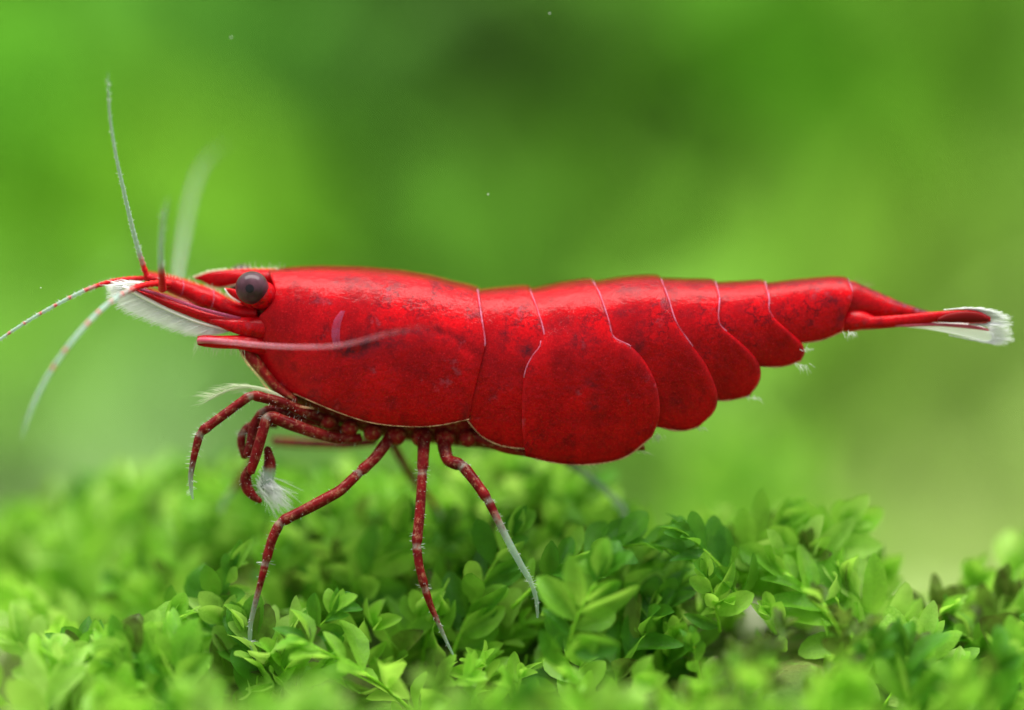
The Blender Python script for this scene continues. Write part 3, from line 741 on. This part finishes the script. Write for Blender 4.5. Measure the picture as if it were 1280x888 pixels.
for k, (nm, ant, post, bot, oa, op) in enumerate(segs):
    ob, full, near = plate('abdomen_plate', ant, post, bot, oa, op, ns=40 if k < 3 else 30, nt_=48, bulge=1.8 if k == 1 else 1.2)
    m_ = {0: 36, 1: 30, 2: 30, 3: 28, 4: 28, 5: 22}[k]
    rim(ob, near[1:m_, -1], 1.25 if k < 5 else 0.9, M['margin'], 'plate_margin')
    rim(ob, near[-1, 3:], 1.1, M['cream'], 'plate_edge')
    if k == 1: rim(ob, near[24:34, 0], 0.9, M['margin'], 'plate_margin')

# body: one continuous trunk under the shell, showing at belly, head and joints
mb = MB(); bs = []
for (px, tp, bt, w) in [(296, 386, 408, 10), (318, 362, 450, 26), (340, 352, 484, 42), (370, 346, 508, 52), (420, 346, 532, 58), (480, 352, 548, 60), (540, 360, 556, 60), (600, 372, 562, 56), (660, 374, 568, 56), (740, 362, 562, 54), (830, 360, 520, 48), (900, 362, 486, 38), (960, 362, 446, 30), (1050, 356, 408, 20), (1085, 364, 402, 12)]:
    bs.append((px, (tp + bt) / 2, (bt - tp) / 2, w))
mb.loft(bs, 28, 90); mb.build('body', M['belly'], shrimp)

# head: eyes, stalks
def eye(px, py, Y, r):
    mb = MB(); mb.sphere(Wp(px, py, Y), r, 32, 20, (1, 0.9, 1)); e = mb.build('eye', M['eye'], shrimp)
    mb = MB(); c = Wp(px, py, Y)
    sg = -1 if Y < 0 else 1
    V = []; F = []
    for i in range(8):
        th = 0.26 * i / 7
        for j in range(18):
            ph = 2 * math.pi * j / 18; d = np.array([math.sin(th) * math.cos(ph), sg * math.cos(th), math.sin(th) * math.sin(ph)])
            d = d + np.array([-0.07, 0, 0.06]); d /= np.linalg.norm(d)
            V.append(c + d * np.array([1, .9, 1]) * (r + 0.25))
    mb.add(V, [(i * 18 + j, i * 18 + (j + 1) % 18, (i + 1) * 18 + (j + 1) % 18, (i + 1) * 18 + j) for i in range(7) for j in range(18)]); mb.build('pupil', M['pupil'], e)
    mb = MB(); mb.tube(cr([Wp(px + 24, py + 13, Y * 0.45), Wp(px + 12, py + 9, Y * 0.8), Wp(px + 3, py + 4, Y)], 10), [13, 15, 16.5, 17.5, 17.8, 18, 18, 17.5, 16.5, 15], 18); mb.build('eyestalk', M['shell'], e)
    return e
eye(315, 360, -52, 20.5)
eye(303, 350.5, 50, 20.0)
mb = MB(); mb.loft([(281, 361, 1, 1, -34), (290, 366, 5, 3, -34), (301, 372, 8, 5, -34), (318, 380, 9, 7, -34)], 12, 14); mb.build('orbital_spine', M['shell'], car)
mb = MB(); mb.tube(cr([Wp(281, 361, -36), Wp(287, 370, -37), (Wp(300, 378, -38))], 8), 1.0, 6); mb.build('shell_edge', M['hair'], car)

# antennular peduncles (stout segmented bases) with their flagella
def hairs_along(mb, C, R, n, L, rr=0.4, seed=1):
    rg = random.Random(seed)
    for i in range(n):
        q = rg.uniform(0.02, 0.98) * (len(C) - 1); k = int(q); p = C[k]; T = C[min(len(C) - 1, k + 1)] - C[max(0, k - 1)]; T = T / (np.linalg.norm(T) + 1e-9)
        v = np.array([rg.gauss(0, 1), rg.gauss(0, .6), rg.gauss(0, 1)]); v -= T * v.dot(T); v /= np.linalg.norm(v) + 1e-9
        r = R[k] if hasattr(R, '__len__') else R
        mb.hair(p + v * r * .8, p + v * (r + L * rg.uniform(.5, 1.2)) + T * L * rg.uniform(.2, .6), rr)
def peduncle(Y, dy=0, dx=0):
    mb = MB()
    st = [(322, 392, 12, 12), (305, 390.5, 10, 11), (290, 387, 11, 12), (272, 379, 13.5, 12), (264, 375, 12.8, 11.5), (250, 371.5, 13.2, 11), (238, 366, 12, 10), (229, 362.5, 10.8, 9.5), (224, 360.5, 11, 9.5), (212, 356.5, 9.5, 9), (200, 352.5, 7.5, 7.5), (190, 349.5, 6, 6), (184, 348, 4.5, 4.5)]
    mb.loft([(x + dx, y + dy, h, w, Y) for x, y, h, w in st], 16, 60)
    o = mb.build('antennule_base', M['shell'], shrimp)
    mb = MB()
    for (x, y, h) in ((266, 376, 13.2), (228, 362, 11.2)):
        a = np.linspace(-0.2, math.pi * 1.05, 14)
        mb.tube([Wp(x + dx - 2 * math.cos(q * 2) + 3 * math.cos(q), y + dy - h * math.cos(q), Y) + np.array([0, -h * .87 * math.sin(q), 0]) for q in a], 0.8, 5)
    mb.build('joint_ring', M['margin'], o)
    mb = MB(); C = cr([Wp(300, 381, Y), Wp(272, 366, Y), Wp(240, 354, Y), Wp(205, 346, Y)], 30); rg = random.Random(4)
    for i in range(34):
        p = C[rg.randrange(30)]; mb.hair(p, p + np.array([rg.uniform(-7, 2), rg.uniform(-5, 5), rg.uniform(4, 9)]), 0.4)
    mb.build('bristles', M['hair2'], o, kind='stuff')
    return o
peduncle(-26); far_ped = peduncle(22, -4, -4)
def flagellum(pts, r0, r1, red, spots, hl=4.0, nm='antennule', rings=True, mat='feeler', fadeend=0.15, seed=1, pale=1.0, nh=90):
    n = 120
    C = cr([Wp(*p) for p in pts], n); t = np.linspace(0, 1, n)
    R = r0 + (r1 - r0) * t ** 0.8
    if rings: R = R * (1 + 0.14 * np.sin(np.arange(n) * 1.9))
    A = np.clip((t - red) / 0.08, 0, 1) * pale
    for (q, w) in spots: A = A * (1 - 0.9 * np.exp(-((t - q) / w) ** 2))
    B = np.clip((t - (1 - fadeend)) / fadeend, 0, 1) * 0.45
    mb = MB(); mb.tube(C, R, 9, A, B=B); o = mb.build(nm, M[mat], shrimp)
    if nh:
        mb = MB(); hairs_along(mb, C, R, nh, hl, 0.35, seed); mb.build('bristles', M['hair'], o, kind='stuff')
    return o
flagellum([(184, 346, -24), (179, 332, -26), (168, 295, -36), (155, 240, -52), (144, 190, -66), (137, 140, -80), (135, 90, -95)], 3.7, 1.3, 0.05, [], 2.6, seed=2)
flagellum([(203, 362, -70), (202, 345, -95), (201, 320, -130), (202, 295, -165), (205, 270, -190), (210, 248, -210)], 4.8, 1.8, 0.22, [], 3, seed=3, nh=20)
flagellum([(192, 349, -22), (170, 348.5, -24), (140, 352, -30), (105, 364, -36), (60, 387, -44), (20, 411, -50), (-40, 452, -60)], 3.4, 1.7, 0.27, [(0.33, .011), (0.42, .010), (0.50, .008), (0.58, .008), (0.67, .007), (0.76, .01)], 2.6, seed=4, nh=110)
flagellum([(212, 355, -40), (190, 355, -60), (165, 362, -90), (135, 380, -130), (100, 415, -170), (65, 462, -195), (40, 510, -210), (27, 548, -220)], 4.2, 2.3, 0.19, [(0.27, .008), (0.34, .007), (0.42, .008), (0.49, .010), (0.63, .007), (0.71, .008)], 3, seed=5, nh=0)
# far antenna, well behind the focus
flagellum([(250, 392, 30), (232, 372, 90), (223, 345, 200), (229, 300, 290), (238, 250, 330), (253, 208, 350), (278, 182, 355), (312, 164, 355)], 4.2, 3.8, 0.0, [], 3, nm='antenna', rings=False, mat='antenna', nh=0, fadeend=0.2, pale=0.9)

# antennal scale: red blade, white rim and feathered fringe
def antennal_scale(Y, dy=0.0, full=True):
    up = [(316, 399), (280, 394), (245, 385), (205, 372), (180, 364), (163, 360)]; lowr = [(316, 420), (290, 413), (262, 405), (215, 387), (183, 371), (163, 360)]
    U = cr(up, 30); Lw = cr(lowr, 30); V = []; F = []; ns = 7
    for i in range(30):
        for j in range(ns):
            s = j / (ns - 1); x, y = U[i] * (1 - s) + Lw[i] * s
            V.append(Wp(x, y + dy, Y - 6 * math.sin(math.pi * s)))
    K = len(V)
    V += [np.array(v) + np.array([0, 3, 0]) for v in V]
    for i in range(29):
        for j in range(ns - 1):
            q = (i * ns + j, i * ns + j + 1, (i + 1) * ns + j + 1, (i + 1) * ns + j); F.append(q[::-1]); F.append(tuple(k + K for k in q))
    for i in range(29):
        a, b = i * ns, (i + 1) * ns; F.append((a, b, b + K, a + K)); a += ns - 1; b += ns - 1; F.append((b, a, a + K, b + K))
    mb = MB(); mb.add(V, F); o = mb.build('antennal_scale', M['shell'], shrimp)
    # pale rib along the blade
    mb = MB(); mb.tube(cr([Wp(300, 399, Y - 5), Wp(250, 386, Y - 6), Wp(205, 370, Y - 4), Wp(166, 359, Y - 2)], 24), np.linspace(2.6, 1.4, 24), 8); mb.build('blade_rib', M['mark'], o)
    rimc = [(154, 359), (163, 363), (185, 375), (215, 390), (245, 402), (270, 409), (290, 414)]
    tipc = [(134, 358), (137, 374), (156, 390), (190, 405), (222, 416), (246, 421), (262, 420)]
    RC = cr([Wp(x, y + dy, Y - 2) for x, y in rimc], 320); TC = cr([Wp(x, y + dy, Y + 2) for x, y in tipc], 320)
    mb = MB(); mb.tube(RC[::7], np.linspace(2.6, 1.2, len(RC[::7])), 8); mb.build('white_rim', M['white'], o)
    mb = MB(); rg = random.Random(9)
    for i in range(320):
        k = 1 + rg.uniform(-.12, .12); e = RC[i] + (TC[i] - RC[i]) * k + np.array([rg.gauss(0, 1.0), rg.gauss(0, 2), rg.gauss(0, 1.0)])
        mb.hair(RC[i], e, 0.6, bend=(rg.gauss(0, .8), 0, 1.2 + rg.gauss(0, .6)))
    for i in range(60):
        q = rg.uniform(0, 1); c = Wp(165 - 20 * q + rg.uniform(-6, 22), 356 + rg.uniform(-3, 5), Y); mb.hair(c, c + np.array([-rg.uniform(10, 22), rg.gauss(0, 2), rg.uniform(-2, 7)]), 0.6)
    mb.build('fringe', M['hair'], o, kind='stuff')
    V = []; F = []
    for i in range(0, 320, 8):
        for s in (0, .33, .62, .86): V.append(RC[i] + (TC[i] - RC[i]) * s + np.array([0, 2.5, 0]))
    nn = len(V) // 4
    F = [(i * 4 + j, i * 4 + j + 1, i * 4 + j + 5, i * 4 + j + 4) for i in range(nn - 1) for j in range(3)]
    mb = MB(); mb.add(V, F); mb.build('membrane', M['veil'], o)
    return o
antennal_scale(-48); antennal_scale(44, -6)
# lower antenna base and the near antenna, folded back past the flank
mb = MB(); mb.loft([(247, 426, 5.5, 5, -56), (256, 426.5, 7.5, 6, -56), (275, 428, 8, 7, -56), (300, 428, 9, 9, -54), (318, 430, 12, 12, -46), (338, 434, 14, 14, -32), (355, 436, 12, 12, -20)], 16, 30)
ab = mb.build('antenna_base', M['shell'], shrimp)
mb = MB(); mb.loft([(262, 400, 3, 4, -50), (285, 406, 8, 7, -51), (306, 409, 12, 10, -50), (326, 411, 15, 13, -42), (352, 412, 15, 14, -24)], 16, 28); mb.build('scale_base', M['shell'], shrimp)
flagellum([(249, 426, -66), (262, 426, -84), (290, 428, -98), (330, 432, -112), (370, 434, -122), (420, 432.5, -135), (460, 424, -150), (495, 415, -165), (530, 409, -180), (575, 406, -200)], 3.8, 2.4, 0.06, [], 3, nm='antenna', rings=False, mat='pinkant', nh=0, fadeend=0.75, pale=0.85)
mb = MB(); rg = random.Random(12)
for i in range(46):
    q = rg.random(); c = Wp(248 + 60 * q, 432 + 6 * q, -56) if i > 14 else Wp(248, 424 + rg.uniform(-3, 6), -56)
    mb.hair(c, c + np.array([rg.uniform(-8, 3), rg.gauss(0, 3), -rg.uniform(5, 14)]), 0.4)
mb.build('bristles', M['hair2'], ab, kind='stuff')
# lower lip line of the face
mb = MB(); mb.loft([(298, 434, 3, 5, -44), (312, 446, 10, 10, -44), (326, 460, 12, 14, -42), (345, 482, 10, 16, -40), (372, 500, 6, 14, -44)], 14, 24); face = mb.build('mouthpart', M['belly'], shrimp)
mb = MB(); mb.tube(cr([Wp(300, 440, -52), Wp(310, 456, -56), Wp(322, 470, -58), Wp(340, 492, -58), Wp(366, 506, -60), Wp(392, 511, -62)], 24), 1.6, 6); mb.build('shell_edge', M['cream'], car)
# feathery exopod in front of the mouth
mb = MB(); rg = random.Random(3)
sp = cr([Wp(362, 505, -60), Wp(342, 492, -62), Wp(322, 485, -64), Wp(300, 484, -66), Wp(278, 491, -68), Wp(262, 500, -70)], 60)
mb.tube(sp, np.linspace(3.2, 0.8, 60), 7)
for i in range(170):
    k = rg.randrange(10, 60); p = sp[k]; up_ = rg.choice((1, -1)); mb.hair(p, p + np.array([-rg.uniform(10, 26), rg.gauss(0, 4), up_ * rg.uniform(1, 10) * (0.5 if up_ > 0 else 1)]), 0.42, bend=(0, 0, up_ * 2))
mb.build('mouth_feather', M['hair2'], shrimp, kind='stuff')

# ---------------- legs
def leg(parts, pale_from=9.0, fadeat=None, mat='limb', nm='leg', hair_n=40, hl=3.0, seed=1, claws=True, bandw=0.025):
    """parts: list of (px, py, Y, r); entries with a 5th value mark a joint (pinched, paler ring)"""
    P = np.array([p[:4] for p in parts], float)
    jt = [i for i, p in enumerate(parts) if len(p) > 4]
    W3 = np.array([np.append(Wp(*p[:3]), p[3]) for p in P])
    # keep the bends crisp: straight pieces between the points, lightly rounded
    out = []
    for i in range(len(W3) - 1):
        m_ = max(6, int(np.linalg.norm(W3[i + 1][:3] - W3[i][:3]) / 3))
        for q in range(m_): out.append(W3[i] + (W3[i + 1] - W3[i]) * q / m_)
    out.append(W3[-1]); C = np.array(out)
    K = C.copy()
    for _ in range(4): K[1:-1] = (K[:-2] + 2 * K[1:-1] + K[2:]) / 4
    C = K
    s = np.concatenate([[0], np.cumsum(np.linalg.norm(np.diff(C[:, :3], axis=0), axis=1))]); tot = s[-1]; t = s / tot
    R = C[:, 3] * 0.86; A = np.clip((t - pale_from) / 0.16, 0, 1)
    for i in jt:
        k = np.argmin(np.linalg.norm(C[:, :3] - W3[i][:3], axis=1)); dd = np.abs(s - s[k])
        R *= 1 - 0.16 * np.exp(-(dd / 3.0) ** 2) + 0.10 * np.exp(-((s - s[k] + 8) / 5.0) ** 2)
        A = np.maximum(A, 0.32 * np.exp(-((s - s[k] - 2) / 2.4) ** 2))
    R *= 1 + 0.035 * np.sin(s * 0.07 + seed)
    mb = MB(); mb.tube(C[:, :3], R, 12, A); o = mb.build(nm, M[mat], shrimp)
    mb = MB(); hairs_along(mb, C[:, :3], R, hair_n, hl, 0.4, seed)
    for i in jt:
        k = np.argmin(np.linalg.norm(C[:, :3] - W3[i][:3], axis=1)); rg = random.Random(seed + i)
        for q in range(6): mb.hair(C[k, :3], C[k, :3] + np.array([rg.choice((-1, 1)) * (R[k] + rg.uniform(3, 8)), rg.gauss(0, 2), rg.uniform(-4, 5)]), 0.45)
    mb.build('bristles', M['hair'], o, kind='stuff')
    return o
# third maxilliped, bent forward and down
leg([(420, 530, -30, 8), (385, 517, -50, 8), (352, 503, -62, 7.8), (314, 493.5, -72, 7, 1), (282, 517, -80, 7), (250, 541, -86, 6.5, 1), (243, 568, -88, 5.4), (238, 595, -88, 3.8), (239, 612, -88, 2.8), (241, 624, -88, 1.6)], 0.82, nm='mouth_leg', hair_n=110, hl=5, seed=1)
# claw legs folded below the mouth
cl = leg([(450, 548, -38, 7), (420, 548, -52, 8), (390, 540, -60, 8.5), (362, 530, -66, 9), (334, 519, -70, 8.5, 1), (327, 545, -76, 8), (319, 572, -78, 7.6), (313, 591, -80, 6.2)], nm='claw_leg', seed=2)
leg([(430, 540, -24, 7), (395, 527, -34, 8), (360, 515, -44, 8.5), (330, 513, -50, 8, 1), (317, 532, -54, 8), (315, 556, -56, 8.5), (309, 570, -56, 6)], nm='claw_leg', seed=3)
leg([(345, 530, -20, 7), (322, 528, -36, 7), (303, 540, -46, 6.5, 1), (301, 555, -48, 6.0), (306, 572, -48, 5)], nm='claw_leg', seed=4)
cw = leg([(312, 585, -72, 6), (306, 598, -68, 8.5), (309, 612, -68, 8.5), (318, 622, -70, 6), (326, 627, -72, 3.5)], nm='claw', seed=5, hair_n=30)
leg([(334, 560, -60, 5), (338, 580, -60, 9), (334, 598, -60, 10), (330, 610, -62, 6)], 0.45, nm='claw', seed=6, hair_n=60)
mb = MB(); rg = random.Random(21)
for i in range(150):
    c = Wp(330 + rg.gauss(0, 5), 602 + rg.gauss(0, 9), -62 + rg.gauss(0, 4)); e = Wp(352 + rg.gauss(0, 11), 630 + rg.gauss(0, 10), -62 + rg.gauss(0, 9))
    mb.hair(c, e, 0.7, bend=(rg.gauss(0, 3), 0, rg.gauss(0, 3)))
mb.build('claw_brush', M['hair'], cw, kind='stuff')
# far claw leg, reaching forward
leg([(470, 552, 50, 7), (430, 557, 62, 7), (385, 555, 72, 7), (342, 552, 80, 7.2)], nm='claw_leg', seed=7)
leg([(318, 560, 60, 5), (308, 590, 90, 4.6), (292, 612, 110, 4), (281, 626, 118, 3.4), (276, 640, 120, 2.6)], 0.62, seed=8, hair_n=10)
# near walking legs
leg([(492, 540, -36, 9), (484, 553, -52, 8.6), (468, 574, -64, 7.6), (449, 591, -74, 7.4, 1), (425, 614, -86, 8), (388, 634, -98, 8), (350, 653, -108, 7.6, 1), (340, 674, -112, 6.8), (332, 703, -116, 6.0, 1), (326, 728, -118, 4.8), (320, 750, -120, 4.0), (313, 780, -120, 3.2), (312, 802, -120, 2.8, 1), (319, 826, -120, 1.4)], 0.74, seed=11, hair_n=70)
leg([(529, 540, -40, 9.5), (530, 552, -54, 9), (528, 590, -72, 7.4, 1), (525, 640, -92, 7.4), (520.5, 682, -108, 7.2, 1), (524, 708, -114, 6.4), (531, 735, -118, 5.8, 1), (538, 757, -120, 4.6), (547, 777, -122, 3.6), (557, 800, -122, 2.6), (567, 820, -122, 1.5)], 0.80, seed=12, hair_n=70)
leg([(556, 545, -40, 10), (555, 558, -54, 9.5), (559, 576, -66, 8.8), (578, 582, -78, 9.0, 1), (594, 602, -90, 7.6), (610, 625, -100, 6.8, 1), (622, 650, -106, 5.6), (637, 680, -110, 5.2), (651, 706, -112, 4.6), (664, 728, -112, 3.6, 1), (671, 750, -112, 3.0), (672, 772, -112, 1.6)], 0.47, seed=13, hair_n=70)
# far walking legs
leg([(485, 545, 36, 7), (498, 568, 60, 6.6), (517, 602, 90, 6), (543, 632, 115, 5), (560, 665, 130, 4)], 0.75, seed=14, hair_n=20)
leg([(640, 545, 30, 6), (690, 566, 40, 6), (722, 586, 44, 5.6), (752, 608, 48, 5.2), (776, 632, 50, 5.4, 1), (782, 650, 50, 4.8), (785, 668, 50, 3.0)], 0.34, seed=15, hair_n=24)
# coxae: short pale knuckles where the legs meet the belly
for i, (x, y, r) in enumerate(((410, 528, 10), (437, 536, 11), (466, 541, 12), (495, 545, 13), (527, 547, 13), (556, 548, 13), (585, 548, 12))):
    mb = MB(); mb.sphere(Wp(x, y, -40), r, 18, 12, (1.0, 1.2, 0.95)); mb.build('leg_base', M['belly'], shrimp)
# folded swimmerets under the abdomen
for i, (x0, x1, y0, y1) in enumerate(((592, 668, 546, 569), (650, 735, 556, 576), (730, 806, 548, 560))):
    mb = MB(); mb.loft([(x0, y0, 6, 4, -44), ((x0 + x1) / 2, (y0 + y1) / 2, 9, 5, -48), (x1, y1, 3, 3, -46)], 14, 20); sw = mb.build('swimmeret', M['belly'], shrimp)
    mb = MB(); rg = random.Random(60 + i)
    for q in range(60):
        u = rg.random(); c = Wp(x0 + (x1 - x0) * u, y0 + (y1 - y0) * u + 4, -46); mb.hair(c, c + np.array([rg.uniform(4, 14), rg.gauss(0, 3), -rg.uniform(2, 7)]), 0.4)
    mb.build('bristles', M['hair2'], sw, kind='stuff')

# ---------------- tail
mb = MB(); mb.loft([(1050, 378, 27, 25), (1066, 376, 24.5, 23), (1080, 378, 20.5, 19), (1100, 382.5, 16.5, 15), (1120, 387, 12, 12), (1140, 391, 8.5, 9), (1160, 394, 5, 6), (1176, 396, 2, 3)], 20, 46, A=lambda x, y: math.exp(-(max(0, y - top(x) - 1) / 4.0) ** 2))  # telson top painted darker, like the shaded back edge of the plates
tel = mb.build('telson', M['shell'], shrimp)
mb = MB()
for x in (1080, 1096, 1113, 1130, 1146): mb.sphere(Wp(x, np.interp(x, TOPC[:, 0], TOPC[:, 1]) + 5, -8), 1.8, 10, 8)
for i in range(8): mb.hair(Wp(1066 + i * 2, 352 + i, 0), Wp(1074 + i * 3, 345 + i * 1.5, random.gauss(0, 5)), 0.4)
mb.build('spines', M['margin'], tel, kind='stuff')
mb = MB(); mb.loft([(1046, 402, 12, 14, -12), (1062, 401, 14, 14, -16), (1078, 401, 12, 12, -18), (1094, 404, 8, 9, -18), (1106, 405, 4, 6, -18)], 16, 24); mb.build('tail_fan_base', M['shell'], shrimp)
def uropod(st, mat, fringe, seed, L=(14, 30), n=150, nm='tail_fan_blade', inner=None):
    mb = MB(); mb.loft(st, 16, 40); o = mb.build(nm, mat, shrimp)
    if inner: mb = MB(); mb.loft(inner, 14, 24); mb.build('dark_patch', M['darkred'], o)
    mb = MB(); rg = random.Random(seed); C = cr([Wp(*p) for p in fringe], 80)
    ctr = Wp(*st[len(st) // 2][:2], st[0][4])
    for i in range(n):
        p = C[rg.randrange(80)]; d = p - ctr; d[0] += 40; d /= np.linalg.norm(d); d = d + np.array([0.5, rg.gauss(0, .1), rg.gauss(0, .08)]); d /= np.linalg.norm(d)
        f = (p[0] - C[:, 0].min()) / (np.ptp(C[:, 0]) + 1e-6)
        mb.hair(p - d * 4, p + d * rg.uniform(*L) * (0.25 + 0.75 * f), 0.55)
    mb.build('fringe', M['hair'], o, kind='stuff'); return o
uropod([(1070, 404, 8, 7, -22), (1100, 403.5, 8, 6, -24), (1130, 401, 7.5, 5, -28), (1160, 397.5, 7, 4, -32), (1185, 395, 6.5, 4, -36), (1200, 395.5, 8, 3.5, -36), (1222, 396.5, 7.5, 3, -36), (1238, 399.5, 3, 2, -36)], M['shell'],
       [(1184, 387, -36), (1205, 386, -36), (1225, 389, -36), (1238, 396, -36), (1241, 400, -36), (1236, 405, -36), (1215, 406, -36)], 1, (8, 28), 520,
       inner=[(1172, 400, 2, 2, -40), (1185, 398, 5.5, 3, -40.5), (1205, 396.5, 7, 3, -41), (1222, 397, 6, 2.5, -41), (1236, 399.5, 2, 1.5, -40)])
uropod([(1130, 407, 2, 3, -26), (1160, 408, 4, 3, -28), (1190, 410.5, 7, 2.5, -29), (1215, 414.5, 9, 2.2, -29), (1232, 419, 8.5, 2, -29), (1242, 422, 4, 1.5, -29)], M['veil'],
       [(1190, 420, -29), (1215, 425, -29), (1234, 428, -29), (1243, 424, -29), (1242, 416, -29), (1238, 408, -29)], 2, (6, 26), 520)
mb = MB(); mb.loft([(1104, 407, 0.6, 1, -26), (1130, 407, 2.0, 2.5, -30), (1170, 406, 2, 2, -33), (1215, 409, 2.5, 2, -34), (1236, 413, 1.2, 1, -34)], 10, 24); mb.build('blade_rib', M['antenna'], shrimp)
uropod([(1076, 402, 6, 5, 26), (1130, 400, 6, 4, 28), (1185, 398, 7, 3, 30), (1222, 401, 7, 3, 30), (1240, 404, 3, 2, 30)], M['shell'],
       [(1184, 391, 30), (1205, 390, 30), (1225, 393, 30), (1240, 400, 30), (1240, 406, 30), (1220, 409, 30)], 3, (8, 18), 160)
# small tufts on the plate corners
for i, (x, y, dx, dy, n_, ll) in enumerate(((820, 544, 3, 12, 26, 14), (875, 534, 8, 8, 14, 9), (942, 496, 8, 8, 14, 12), (1000, 456, 5, 10, 16, 14), (1006, 436, 8, 4, 8, 9), (1066, 416, 4, 9, 16, 10))):
    mb = MB(); rg = random.Random(200 + i)
    for q in range(n_):
        c = Wp(x + rg.gauss(0, 4), y + rg.gauss(0, 1.5), -40); v = np.array([dx + rg.gauss(0, 4), rg.gauss(0, 3), -dy + rg.gauss(0, 3)]); v = v / np.linalg.norm(v)
        mb.hair(c, c + v * ll * rg.uniform(.3, 1.0), 0.36)
    mb.build('bristles', M['hair'], shrimp, kind='stuff')

# ---------------- specks drifting in the water
for (x, y, Y, r) in ((687, 17, -60, 0.9), (610, 243, -80, 1.0), (289, 47, 60, 1.1), (51, 360, -60, 0.8)):
    mb = MB(); mb.sphere(Wp(x, y, Y), r, 8, 6, (1, .8, .7)); tag(mb.build('floating_speck', M['hair']), 'tiny white speck drifting in the clear water', 'speck', 'specks drifting in the water')
